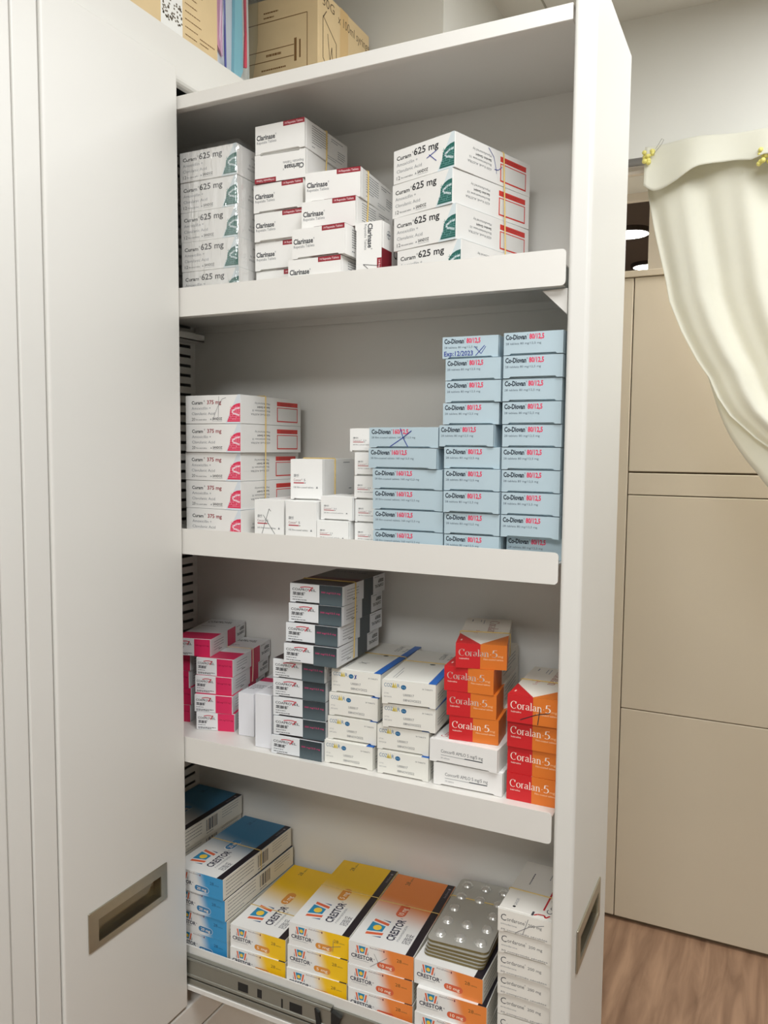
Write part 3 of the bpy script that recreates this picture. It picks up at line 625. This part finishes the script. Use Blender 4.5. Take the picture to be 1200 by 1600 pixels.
# --- top shelf
stack('cl', 'curam625', FL[0], [(4, -.7768, .0189, 0), (3, -.7772, .0200, 0), (2, -.7758, .0188, 0), (1, -.7738, .0170, 0), (0, -.7725, .0164, 0)],
      'white carton with green emblem in the film-wrapped top-shelf stack', 'film-wrapped stack of white and green cartons')
stack('cr', 'curam625', FL[0], [(3, -.4475, .0350, -.3159), (2, -.4490, .0355, -.3300), (1, -.4450, .0320, -.2934), (0, -.4387, .0296, -.2681)],
      'white carton with green emblem in the angled right-hand top-shelf stack', 'angled stack of white and green cartons',
      marks={3: [('front', [[(.56, .48), (.72, .62)], [(.60, .56), (.72, .33)]], .0009, INKB), ('right', [[(.42, .95), (.49, .75), (.52, .45), (.53, .30)], [(.50, .40), (.55, .42), (.60, .55)]], .0008, INKB)]})
stack('ml', 'clarinase', FL[0], [(5, -.6597, .0365, -.0066), (4, -.6598, .0353, .0368), (3, -.6635, .0375, .0044), (2, -.6632, .0388, 0), (1, -.6651, .0426, 0), (0, -.6649, .0449, 0)],
      'white carton with dark red tab in the tall stack of six', 'tall stack of white cartons with red tabs', flip=(4,))
stack('mm', 'clarinase', FL[0], [(3, -.5724, .0256, .0699), (2, -.5747, .0201, .0264), (1, -.5790, .0035, -.030), (0, -.5850, .0035, -.015)],
      'white carton with dark red tab in the stepped stack of four', 'stepped stack of white cartons with red tabs')
wC, dC, hC = DES['clarinase'][3]
MS = pose(-.4945, .0200, FL[0], 0) @ Matrix(((0, 0, 1, 0), (0, 1, 0, 0), (-1, 0, 0, wC), (0, 0, 0, 1)))
carton('clarinase', MS, 'white carton standing upright on its edge, its lettering running downwards', 'upright cartons', marks=[('front', [[(.66, .32), (.78, .62), (.99, .35)], [(.70, .90), (.66, .32)]], .0006, INKK)])
band(STK['cr'], .615, 'tan rubber band round the angled stack of green-emblem cartons')
band(STK['ml'][:2], .48, 'tan rubber band round the top two cartons of the tall red-tab stack')
band(STK['mm'][:2], .20, 'tan rubber band round the top two cartons of the stepped red-tab stack')
# shrink film round the left stack
def shrink():
    x0, x1, y0, y1, z0, z1 = -.7790, -.6722, .0140, .1790, FL[0]+.001, FL[0]+5*.0417+.0018
    bm = bmesh.new(); bmesh.ops.create_cube(bm, size=1.0)
    bmesh.ops.subdivide_edges(bm, edges=bm.edges[:], cuts=14, use_grid_fill=True)
    rd = random.Random(2)
    for v in bm.verts:
        u, q, s = v.co
        n = .0011*abs(math.sin(31*u+9*s+3*math.sin(17*s)))+.0006*rd.random()
        dx, dy, dz = (u*2, q*2, s*2)
        v.co = ((x0+x1)/2+u*(x1-x0)+(n if u > .49 else -n*.3 if u < -.49 else 0), (y0+y1)/2+q*(y1-y0)+(-n if q < -.49 else n*.3 if q > .49 else 0), (z0+z1)/2+s*(z1-z0)+(n*.6 if s > .49 else 0))
    me = bpy.data.meshes.new('shrink_wrap'); bm.to_mesh(me); bm.free(); me.materials.append(FILM)
    me.polygons.foreach_set('use_smooth', [True]*len(me.polygons))
    link(bpy.data.objects.new('shrink_wrap', me), None, 'clear wrinkled shrink film round the leftmost top-shelf carton stack', 'plastic film')
shrink()

# --- second shelf
stack('c3', 'curam375', FL[1], [(4, -.7801, .0293, -.0266), (3, -.7804, .0297, -.0260), (2, -.7840, .0323, -.0034), (1, -.7836, .0323, -.0118), (0, -.7816, .0302, -.0178)],
      'white carton with pink emblem and red-framed side panel', 'stack of white and pink cartons', marks={4: [('front', [[(.50, .10), (.60, .60), (.68, .86), (.75, .90)], [(.62, .95), (.605, .10)]], .0005, INKG)]})
band(STK['c3'], .385, 'tan rubber band round the stack of pink-emblem cartons')
stack('ka', 'concor100', FL[1], [(1, -.6168, .0581, .1016)], 'large white carton with a rubber band, resting on two others', 'large white heart-tablet cartons')
stack('kb', 'concor100', FL[1], [(0, -.6632, .0359, 0)], 'large white carton with a pencilled cross, beside the pink-emblem stack', 'large white heart-tablet cartons', marks={0: [('front', [[(.22, .06), (.50, .78), (.56, .72)], [(.30, .62), (.70, .16)]], .0006, INKK)]})
stack('kc', 'concor100', FL[1], [(0, -.6085, .0324, .0100)], 'large white carton right of the one with the pencilled cross', 'large white heart-tablet cartons')
stack('ks', 'concor28', FL[1], [(1, -.5555, .0388, .0100), (0, -.5580, .0323, .0250)], 'small white carton in the short pile of two', 'small white cartons')
stack('kk', 'concor28c', FL[1], [(4, -.5135, .0440, 0), (3, -.5060, .0440, 0), (2, -.5065, .0440, 0), (1, -.5055, .0450, 0), (0, -.5055, .0440, 0)], 'small white carton in the column half hidden by blue cartons', 'small white cartons')
band(STK['ka'], .36, 'tan rubber band round the large white carton on the second shelf')
B1 = 'wide pale blue carton in the short left blue column'
stack('d1', 'diovan160', FL[1], [(5, -.4717, .0197, -.0109), (4, -.4729, .0203, -.0426), (3, -.4659, .0184, .0157), (2, -.4653, .0181, .0226), (1, -.4641, .0173, .0196), (0, -.4631, .0154, .0233)], B1, 'wide pale blue cartons',
      marks={5: [('front', [[(.31, .06), (.50, .50), (.62, .83)], [(.46, .95), (.50, .50), (.57, .06)], [(.50, .50), (.62, .82)]], .0010, INKB)]})
stack('d2', 'diovan80', FL[1], [(9, -.3717, .0197, .0422), (8, -.3668, .0185, .0058), (7, -.3664, .0176, .0282), (6, -.3687, .0169, .0700), (5, -.3735, .0177, -.0351), (4, -.3656, .0147, .0480), (3, -.3638, .0112, .0293), (2, -.3636, .0095, .0360), (1, -.3634, .0128, .0268), (0, -.3636, .0139, .0167)],
      'pale blue carton in the middle column of ten', 'narrow pale blue cartons')
stack('d3', 'diovan80', FL[1], [(9, -.2918, .0139, -.0042), (8, -.2917, .0135, .0170), (7, -.2925, .0152, .0266), (6, -.2927, .0163, -.0050), (5, -.2920, .0156, .0400), (4, -.2924, .0160, .0128), (3, -.2920, .0163, -.0072), (2, -.2914, .0153, -.0143), (1, -.2912, .0145, -.0229), (0, -.2885, .0300, -.0050)],
      'pale blue carton in the right column beside the rack front', 'narrow pale blue cartons')
# the hand-written expiry note on the topmost carton of the middle column
top = [o for o in COL.objects if o.get('label') == 'pale blue carton in the middle column of ten, topmost'][0]
p = P(.0707, .0265); p.text('Exp:12/2023', .035*.0707, .12*.0265, .52*.0707, .22*.0265, INKB, 6, bold=.012)
p.stroke([(.60*.0707, .10*.0265), (.76*.0707, .55*.0265)], .0008, INKB, 6); p.stroke([(.58*.0707, .52*.0265), (.70*.0707, .18*.0265), (.78*.0707, .50*.0265)], .0006, INKB, 6)
link(bpy.data.objects.new('pen_mark', p.mesh('pen_mark', lambda u, v, o: (u, -o, v))), top)

# --- third shelf
stack('pf', 'pink', FL[2], [(3, -.7888, .0575, .1875), (2, -.7883, .0537, .2015), (1, -.7844, .0468, .2459), (0, -.7804, .0460, .2765)], 'white and pink carton in the front pink stack', 'white and pink cartons')
stack('pt', 'pink', FL[2], [(4, -.8292, .0524, .2447), (3, -.8700, .0560, .2000), (2, -.8720, .0550, .2000), (1, -.8690, .0560, .2000), (0, -.8700, .0550, .2000)], 'white and pink carton in the shaded rear pink stack', 'white and pink cartons')
stack('dl', 'dark', FL[2], [(4, -.6240, .0232, .0600), (3, -.6239, .0232, .1020), (2, -.6237, .0230, .1012), (1, -.6223, .0214, .0981), (0, -.6249, .0197, .0360)], 'white and slate grey carton in the lower pile', 'white and slate grey cartons')
stack('du', 'dark', FL[2], [(8, -.5985, .0280, .0440), (7, -.5982, .0241, .0668), (6, -.6010, .0212, .0306), (5, -.5995, .0136, .0590)], 'white and slate grey carton in the banded upper pile', 'white and slate grey cartons')
band(STK['du'], .27, 'tan rubber band round the four upper slate grey cartons'); band(STK['pf'][:2], .50, 'pale rubber band round the front pink cartons', BANDW)
def plain_side(w, d, h):
    t = P(w, d); t.rect(0, .46, 1, .60, (206, 44, 96), 1); t.fine(.1*w, .30*d, .8*w, G2, 4, .006, .0022, 5); t.fine(.15*w, .85*d, .6*w, G3, 3, .006, .0014, 6)
    return (232, 232, 236), dict(top=t)
design('edge1', plain_side, .0265, .140, .0655, notch=False); design('edge2', plain_side, .0270, .160, .0790, notch=False)
stack('w1', 'edge1', FL[2], [(0, -.7085, .0560, .10)], 'shorter plain white carton standing on edge beside the pink stack', 'cartons standing on edge')
stack('w2', 'edge2', FL[2], [(0, -.6590, .0290, .06)], 'taller plain white carton standing on edge beside the slate grey pile', 'cartons standing on edge')
stack('zl', 'cozaar', FL[2], [(3, -.5345, .0332, .0650), (2, -.5370, .0311, .0580), (1, -.5380, .0295, .0600), (0, -.5405, .0249, .0401)], 'cream white carton with blue oval in the left pile', 'cream white cartons with blue ovals',
      marks={3: [('front', [[(.475, .66), (.515, .84)], [(.48, .84), (.51, .68)]], .0010, INKB), ('top', cross(.42, .26, .10, .02), .0009, INKK)]})
stack('zr', 'cozaar', FL[2], [(3, -.4500, .0189, .1250), (2, -.4510, .0231, .0960), (1, -.4607, .0272, .0602), (0, -.4596, .0261, .0251)], 'cream white carton with blue oval in the right pile', 'cream white cartons with blue ovals')
band(STK['zl'][:1], .58, 'thin tan rubber band across the left cream white pile', r=.0006); band(STK['zr'][:1], .60, 'thin tan rubber band across the right cream white pile', r=.0006)
stack('am', 'amlo', FL[2], [(1, -.3849, .0272, -.0244), (0, -.3792, .0277, .0150)], 'wide plain white carton under the left red and orange stack', 'wide plain white cartons')
ZC = FL[2]+2*.0303
stack('ol', 'coralanl', ZC, [(3, -.3521, .0300, .2562), (2, -.3681, .0328, .0884), (1, -.3643, .0330, .1121), (0, -.3611, .0345, .0979)], 'red and orange carton in the left stack on white cartons', 'red and orange cartons')
stack('or', 'coralan', FL[2], [(3, -.2795, .0186, .0300), (2, -.2812, .0263, 0), (1, -.2815, .0299, 0), (0, -.2815, .0290, 0)], 'red and orange carton in the right stack beside the rack front', 'red and orange cartons',
      marks={3: [('front', [[(.25, .12), (.55, .38), (.80, .50)], [(.62, .62), (.58, .02)]], .0010, INKK)]})
band(STK['ol'][:1], .42, 'tan rubber band across the topmost left red and orange carton', r=.0007); band(STK['or'][:1], .50, 'tan rubber band across the topmost right red and orange carton', r=.0007)

# --- bottom tray
stack('bn', 'crestor20', FL[3], [(3, -.8019, .0132, .0011), (2, -.8000, .0154, -.0044), (1, -.7985, .0171, 0), (0, -.7985, .0174, 0)], 'white and blue carton in the front blue stack', 'white and blue cartons')
stack('bt', 'crestor20', FL[3], [(4, -.9090, .0200, -.0100), (3, -.9095, .0200, 0), (2, -.9095, .0200, 0), (1, -.9095, .0200, 0), (0, -.9095, .0200, 0)], 'white and blue carton in the shaded rear blue stack', 'white and blue cartons')
stack('ya', 'crestor5', FL[3], [(1, -.6960, .0160, .0350), (0, -.6949, .0137, .0370)], 'white and yellow carton in the left pile of two', 'white and yellow cartons')
stack('yb', 'crestor5', FL[3], [(2, -.5922, .0145, .0700), (1, -.5939, .0134, .0580), (0, -.5943, .0112, .0600)], 'white and yellow carton in the right pile of three', 'white and yellow cartons', marks={2: [('front', [[(.62, .30), (.76, .42), (.86, .50)], [(.74, .70), (.73, .18)]], .0006, (INKG))]})
stack('oa', 'crestor10', FL[3], [(2, -.4961, .0159, .0650), (1, -.4969, .0149, .0548), (0, -.4956, .0138, .0510)], 'white and orange carton in the left pile beside the yellow cartons', 'white and orange cartons', marks={2: [('front', [[(.34, .10), (.60, .66)], [(.40, .70), (.52, .08)]], .0005, INKG)]})
stack('ob', 'crestor10', FL[3], [(2, -.3995, .0200, .0033), (1, -.3925, .0125, .0500), (0, -.3946, .0116, 0)], 'white and orange carton in the right pile under the blister packs', 'white and orange cartons')
stack('cd', 'cordarone', FL[3], [(6, -.2845, .0130, -.0100), (5, -.2840, .0155, 0), (4, -.2850, .0175, 0), (3, -.2855, .0210, 0), (2, -.2860, .0244, 0), (1, -.2860, .0248, 0), (0, -.2860, .0248, 0)], 'narrow white carton in the stack by the rack front', 'narrow white cartons', marks={6: [('front', [[(.34, .12), (.60, .55), (.86, .76)], [(.57, .85), (.47, .10)]], .0006, INKG)]})
band(STK['ya'][:1], .30, 'thin rubber band across the left yellow carton pile', r=.0006); band(STK['yb'][:1], .56, 'thin rubber band across the right yellow carton pile', r=.0006)
band(STK['oa'][:1], .57, 'thin rubber band across the left orange carton pile', r=.0006); band(STK['bn'][:1], .52, 'thin rubber band round the upper front blue cartons', r=.0006)
band(STK['cd'][:1], .40, 'thin rubber band across the narrow white carton stack', r=.0006)

# --- blister packs on the right orange pile
FOIL = mat('aluminium_blister_foil', (196, 194, 186), .28, .35, noise=.04, nscale=60); FEDGE = mat('blister_back_olive', (122, 108, 70), .4, .3)
def blister_meshes():
    W, L, r = .084, .163, .008
    pts = []
    for cx, cy, a0 in ((W-r, r, -90), (W-r, L-r, 0), (r, L-r, 90), (r, r, 180)):
        for k in range(5): a = R(a0+22.5*k); pts.append((cx+r*math.cos(a), cy+r*math.sin(a)))
    sheet = MB().prism(pts, lambda u, v, t: (u, v, t), 0, .0006).mesh('foil_sheet', FOIL)
    tray = MB().prism([(W/2+(u-W/2)*.998, L/2+(v-L/2)*.999) for u, v in pts], lambda u, v, t: (u, v, t), -.0030, -.0002).mesh('tablet_tray', FEDGE)
    d = MB(); n, rings = 16, 5; rr, hh = .0082, .0056
    vs = [(0, 0, hh)]; fs = []
    for i in range(1, rings+1):
        a = R(90*i/rings)
        for k in range(n):
            t = 2*math.pi*k/n; vs.append((rr*math.sin(a)*math.cos(t), rr*math.sin(a)*math.sin(t), hh*math.cos(a)))
    for k in range(n): fs.append((0, 1+k, 1+(k+1) % n))
    for i in range(rings-1):
        for k in range(n): a = 1+i*n; fs.append((a+k, a+n+k, a+n+(k+1) % n, a+(k+1) % n))
    # flared skirt
    base = 1+(rings-1)*n
    for k in range(n): t = 2*math.pi*k/n; vs.append((rr*1.35*math.cos(t), rr*1.35*math.sin(t), -.0001))
    for k in range(n): fs.append((base+k, base+n+k, base+n+(k+1) % n, base+(k+1) % n))
    d.add(vs, fs); dome = d.mesh('tablet_pocket', mat('polished_foil_dome', (226, 225, 220), .22, .6)); dome.polygons.foreach_set('use_smooth', [True]*len(dome.polygons))
    return sheet, tray, dome, W, L
sheet, tray_m, dome, BW, BL = blister_meshes()
zb = FL[3]+3*.0330+.0034
BLI = ['topmost silver blister pack with domed pockets on the right orange pile', 'second silver blister pack from the top, on the right orange pile', 'third silver blister pack from the top, on the right orange pile', 'fourth silver blister pack from the top, on the right orange pile', 'lowest silver blister pack, lying on the right orange carton']
for i in range(5):
    e = empty('blister_pack', (0, 0, 0), label=BLI[4-i], cat='blister pack', group='blister packs')
    z = zb+i*.0040; e.matrix_world = pose(-.3935+(.0012*i if i < 4 else .003), .0330+.0010*i+(.002 if i == 4 else 0), z, R(1.5+.5*i))
    link(bpy.data.objects.new('foil_sheet', sheet), e); link(bpy.data.objects.new('tablet_tray', tray_m), e)
    if i == 4:
        for r_ in range(5):
            for c_ in range(3):
                if r_ == 2 and c_ == 1: continue
                o = bpy.data.objects.new('tablet_pocket', dome); o.location = (.014+.028*c_, .017+.0322*r_, .0006); link(o, e)
        MT = e.matrix_world.copy()
band([(MT @ Matrix.Translation((0, 0, -.019)), BW, BL, .0197)], .68, 'thin rubber band round the silver blister packs', r=.0007)

# ---------------------------------------------------------------- on top of the cabinet
ZT = 2.0245
def big_carton(label, x0, y0, x1, y1, z1, pr_front=None, pr_right=None):
    e = empty('cardboard_box', (x0, y0, ZT), label=label, cat='box', group='cardboard boxes on the cabinet')
    w, d, h = x1-x0, y1-y0, z1-ZT
    MB().box(0, 0, 0, w, d, h).build('carton_body', CARD, e, bevel=.0012, seg=1)
    if pr_front: link(bpy.data.objects.new('front_print', pr_front(w, h).mesh('front_print', lambda u, v, o: (u, -o, v))), e)
    if pr_right: link(bpy.data.objects.new('side_print', pr_right(d, h).mesh('side_print', lambda u, v, o: (w+o, u, v))), e)
    return e
BRN = (132, 96, 56)
def pr1(d, h):
    p = P(d, h); x = d-.128; p.rectm(x, .018, x+.046, h-.01, (246, 246, 242), 1)
    rd = random.Random(4)
    for k in range(60): u = x+.002+.041*rd.random(); v = .030+.03*rd.random(); p.rectm(u, v, u+.003, v+.0025, (110, 100, 84), 2)
    for k in range(9): p.fine(x+.052, .115-.011*k, .045, BRN, 1, .003, .0016, k)
    p.fine(x+.085, .034, .035, BRN, 2, .006, .0018, 21); p.fine(.02, .2, .1, BRN, 4, .012, .002, 22)
    return p
def pr2f(w, h):
    p = P(w, h)
    for a, b in (((-.16, .105), (-.0215, .105)), ((-.0215, .105), (-.0215, .0)), ((-.16, .058), (-.048, .058)), ((-.16, .040), (-.048, .040))): p.stroke([(w+a[0], a[1]+.056), (w+b[0], b[1]+.056)], .0014, BRN, 2)
    p.stroke([(w-.045, .086), (w-.045, .124)], .005, BRN, 2); p.stroke([(w-.036, .090), (w-.036, .120)], .003, BRN, 2)
    for k in range(4): p.fine(w-.115, .080-.012*k, .06-.012*k, BRN, 1, .003, .0026, k)
    p.fine(w-.105, .103, .045, BRN, 1, .003, .004, 9); p.fine(w-.11, .175, .03, BRN, 2, .008, .0024, 10)
    return p
def pr2r(d, h):
    p = P(d, h); ink = (104, 84, 58)
    p.stroke([(.028, .170), (.016, .155), (.016, .090), (.062, .050), (.062, .130), (.016, .158)], .0020, ink, 2); p.stroke([(.032, .135), (.040, .090), (.046, .118), (.052, .075)], .0018, ink, 2)
    p.rectm(.075, 0, .105, h, (224, 190, 134), 1)
    p.push(.02/d, (h-.012)/h, 0); p.text('30G', -.005, -.012, .04, .016, ink); p.text('x 100ml syringe', .048, -.018, .12, .016, ink); p.pop()
    p.fine(.115, .09, .06, ink, 2, .02, .006, 4)
    return p
big_carton('pale cardboard box with a white barcode label on the cabinet top', -1.20, -.160, -.800, .1375, 2.36, None, pr1)
big_carton('brown cardboard box with a printed frame and marker drawing', -.98, .305, -.720, .492, 2.224, pr2f, pr2r)
def slab(name, label, cat, rgb, pts, x0, x1, rough=.5):
    MB().prism(pts, lambda u, v, t: (t, u, v), x0, x1).build(name, mat(name+'_%02x%02x%02x' % rgb, rgb, rough, noise=.05, nscale=30), None, label=label, cat=cat, group='papers in the clear bag')
slab('folder', 'pink card folder standing in the clear bag on the cabinet', 'folder', (208, 150, 180), [(.1415, 2.075), (.1565, 2.062), (.1560, 2.34), (.1415, 2.34)], -.8085, -.8050)
slab('folder', 'clear folder with a blue edge strip, beside the pink folder', 'folder', (92, 100, 176), [(.1600, 2.030), (.1625, 2.030), (.1560, 2.34), (.1530, 2.34)], -.8045, -.8020)
slab('paper_stack', 'white paper sheets standing in the clear bag', 'paper', (226, 226, 232), [(.1440, 2.026), (.1850, 2.026), (.1900, 2.34), (.1440, 2.34)], -.8140, -.8095)
slab('cloth', 'light cyan folded cloth hanging down in the clear bag', 'cloth', (150, 208, 222), [(.1830, 2.030), (.1950, 2.036), (.2080, 2.060), (.2040, 2.34), (.1960, 2.34), (.1880, 2.16)], -.8140, -.8040, .9)
slab('card', 'narrow red card strip in the clear bag beside the cyan cloth', 'card', (206, 70, 92), [(.2080, 2.066), (.2150, 2.068), (.2150, 2.120), (.2090, 2.34), (.2040, 2.34), (.2110, 2.120)], -.8035, -.8010)
slab('paper_stack', 'pale crumpled papers at the right side of the clear bag', 'paper', (222, 220, 214), [(.1960, 2.028), (.2380, 2.030), (.2420, 2.070), (.2350, 2.34), (.2020, 2.34)], -.8230, -.8155)
def bag():
    bm = bmesh.new(); bmesh.ops.create_cube(bm, size=1.0); bmesh.ops.subdivide_edges(bm, edges=bm.edges[:], cuts=9, use_grid_fill=True); rd = random.Random(9)
    for v in bm.verts:
        u, q, s = v.co; k = 1-.25*(.5-s)**3 if s < 0 else 1
        n = .0025*math.sin(14*s+8*q)+.0015*rd.random()
        v.co = (-.824+u*.052*k+(n if abs(u) > .49 else 0), .1925+q*.104*k+(n*.3 if abs(q) > .49 else 0), 2.026+(s+.5)*.31)
    me = bpy.data.meshes.new('plastic_bag'); bm.to_mesh(me); bm.free(); me.materials.append(BAGM); me.polygons.foreach_set('use_smooth', [True]*len(me.polygons))
    link(bpy.data.objects.new('plastic_bag', me), None, 'clear plastic bag of papers between the two cardboard boxes', 'bag')
bag()

# ---------------------------------------------------------------- doorway curtain
CUR = mat('ivory_curtain_fabric', (244, 243, 230), .85, noise=.02, nscale=80, bump=.06, sheen=.2)
for _m in (CUR,):
    nt = _m.node_tree; b = nt.nodes['Principled BSDF']; tl = nt.nodes.new('ShaderNodeBsdfTranslucent'); tl.inputs[0].default_value = lin((240, 234, 200)); mx = nt.nodes.new('ShaderNodeMixShader'); mx.inputs[0].default_value = .22
    out = nt.nodes['Material Output']; nt.links.new(b.outputs[0], mx.inputs[1]); nt.links.new(tl.outputs[0], mx.inputs[2]); nt.links.new(mx.outputs[0], out.inputs[0])
def lerp_path(pts, t):
    f = t*(len(pts)-1); i = min(int(f), len(pts)-2); f -= i
    return tuple(a+(b-a)*f for a, b in zip(pts[i], pts[i+1]))
def resample(pts, n):
    L = [0]
    for a, b in zip(pts, pts[1:]): L.append(L[-1]+math.dist(a, b))
    out = []
    for k in range(n):
        s = L[-1]*k/(n-1); i = 0
        while i < len(L)-2 and L[i+1] < s: i += 1
        t = (s-L[i])/(L[i+1]-L[i]); out.append(tuple(a+(b-a)*t for a, b in zip(pts[i], pts[i+1])))
    return out
EDGE = resample([(-.2781, 2.075), (-.2740, 2.0144), (-.2574, 1.9307), (-.2296, 1.8185), (-.2215, 1.7768), (-.1927, 1.7063), (-.155, 1.6361), (-.1375, 1.615), (-.1166, 1.5667), (-.0897, 1.5255), (-.0573, 1.4955), (-.0317, 1.4712), (.01, 1.445), (.10, 1.39), (.22, 1.33), (.36, 1.28)], 48)
def sheet_grid(name, fn, nu, nv, parent, thick=.0012):
    vs = [fn(i/(nu-1), j/(nv-1)) for j in range(nv) for i in range(nu)]
    fs = [(j*nu+i, j*nu+i+1, (j+1)*nu+i+1, (j+1)*nu+i) for j in range(nv-1) for i in range(nu-1)]
    me = bpy.data.meshes.new(name); me.from_pydata(vs, [], fs); me.materials.append(CUR); me.polygons.foreach_set('use_smooth', [True]*len(me.polygons))
    o = bpy.data.objects.new(name, me); md = o.modifiers.new('thickness', 'SOLIDIFY'); md.thickness = thick
    return link(o, parent)
cu = empty('doorway_curtain', (0, 0, 0), label='ivory fabric curtain gathered to the right across the doorway', cat='curtain')
def cloth(u, t):
    ex, ez = lerp_path(EDGE, t)
    rx, rz = .42+.0*t, 2.075-t*.85
    s = u**1.15; x = ex+(rx-ex)*s; z = ez+(rz-ez)*(s if t > 0 else 0)
    fold = math.sin(2*math.pi*(5.2*u+.10))*.013+math.sin(2*math.pi*(11*u+.3*t))*.004
    return (x, .955+fold*(.45+.55*min(1, t*4))*(1-.15*t), z)
sheet_grid('curtain_panel', cloth, 110, 48, cu)
HEM = resample([(-.1436, 1.6326), (-.1303, 1.5904), (-.1111, 1.5301), (-.09, 1.4854), (-.0627, 1.4411), (-.0361, 1.4096), (-.0096, 1.373), (.06, 1.30), (.2, 1.2), (.36, 1.14)], 24)
EDG2 = resample([(-.1390, 1.622), (-.1166, 1.5667), (-.0897, 1.5255), (-.0573, 1.4955), (-.0317, 1.4712), (.01, 1.445), (.10, 1.39), (.22, 1.33), (.36, 1.28)], 24)
def hem(u, t):
    a = lerp_path(EDG2, t); b = lerp_path(HEM, t); x = b[0]+(a[0]+.03-b[0])*u; z = b[1]+(a[1]+.03-b[1])*u
    return (x, .992-.012*math.sin(math.pi*u), z)
sheet_grid('curtain_hem', hem, 8, 24, cu)
VLOW = resample([(-.2770, 2.016), (-.2599, 2.0029), (-.2403, 2.0044), (-.2082, 2.0161), (-.1708, 2.0373), (-.1336, 2.0424), (-.097, 2.0449), (-.0667, 2.0379), (-.037, 2.0450), (.02, 2.010), (.08, 2.004), (.15, 2.035), (.22, 2.045), (.42, 2.0)], 60)
def valance(u, t):
    x, zl = lerp_path(VLOW, u); zt = 2.098+.004*math.sin(9*u)
    return (x, .925-.012*t+.007*math.sin(2*math.pi*(4.3*u+.15))*(.3+.7*t)+.004*math.sin(30*u), zt+(zl-zt)*t)
sheet_grid('valance', valance, 90, 14, cu)
MB().tube([(-.4695, .965, 2.083), (.5995, .965, 2.083)], .0085, 14).build('curtain_rod', mat('grey_rod', (150, 148, 146), .4, .3), None, smooth=True, label='grey tension rod carrying the doorway curtain', cat='curtain rod')
def clip(x, z, label, n, seed, sp):
    rd = random.Random(seed); e = empty('curtain_clip', (x, .915, z), label=label, cat='curtain clip', group='yellow beaded curtain clips'); m = mat('yellow_beads', (238, 228, 130), .4)
    for k in range(n):
        b = bmesh.new(); bmesh.ops.create_uvsphere(b, u_segments=8, v_segments=6, radius=rd.uniform(.0035, .0058)); me = bpy.data.meshes.new('bead'); b.to_mesh(me); b.free(); me.materials.append(m); me.polygons.foreach_set('use_smooth', [True]*len(me.polygons))
        o = bpy.data.objects.new('bead', me); o.location = (rd.uniform(-sp, sp), rd.uniform(-.006, .004), rd.uniform(-.014, .014)); link(o, e)
    return e
e = clip(-.2670, 2.0720, 'yellow beaded clip at the left end of the curtain', 12, 3, .010)
MB().tube([(.010, -.004, .004), (.026, -.006, .022), (.030, -.006, .030), (.026, -.006, .033), (.014, -.005, .014)], .0005, 5).build('wire_loop', mat('thin_wire', (170, 168, 160), .4, .8), e)
clip(-.0390, 2.0430, 'yellow beaded clip on the curtain valance at the right picture edge', 16, 5, .016)
bpy.data.objects.remove(_tob)
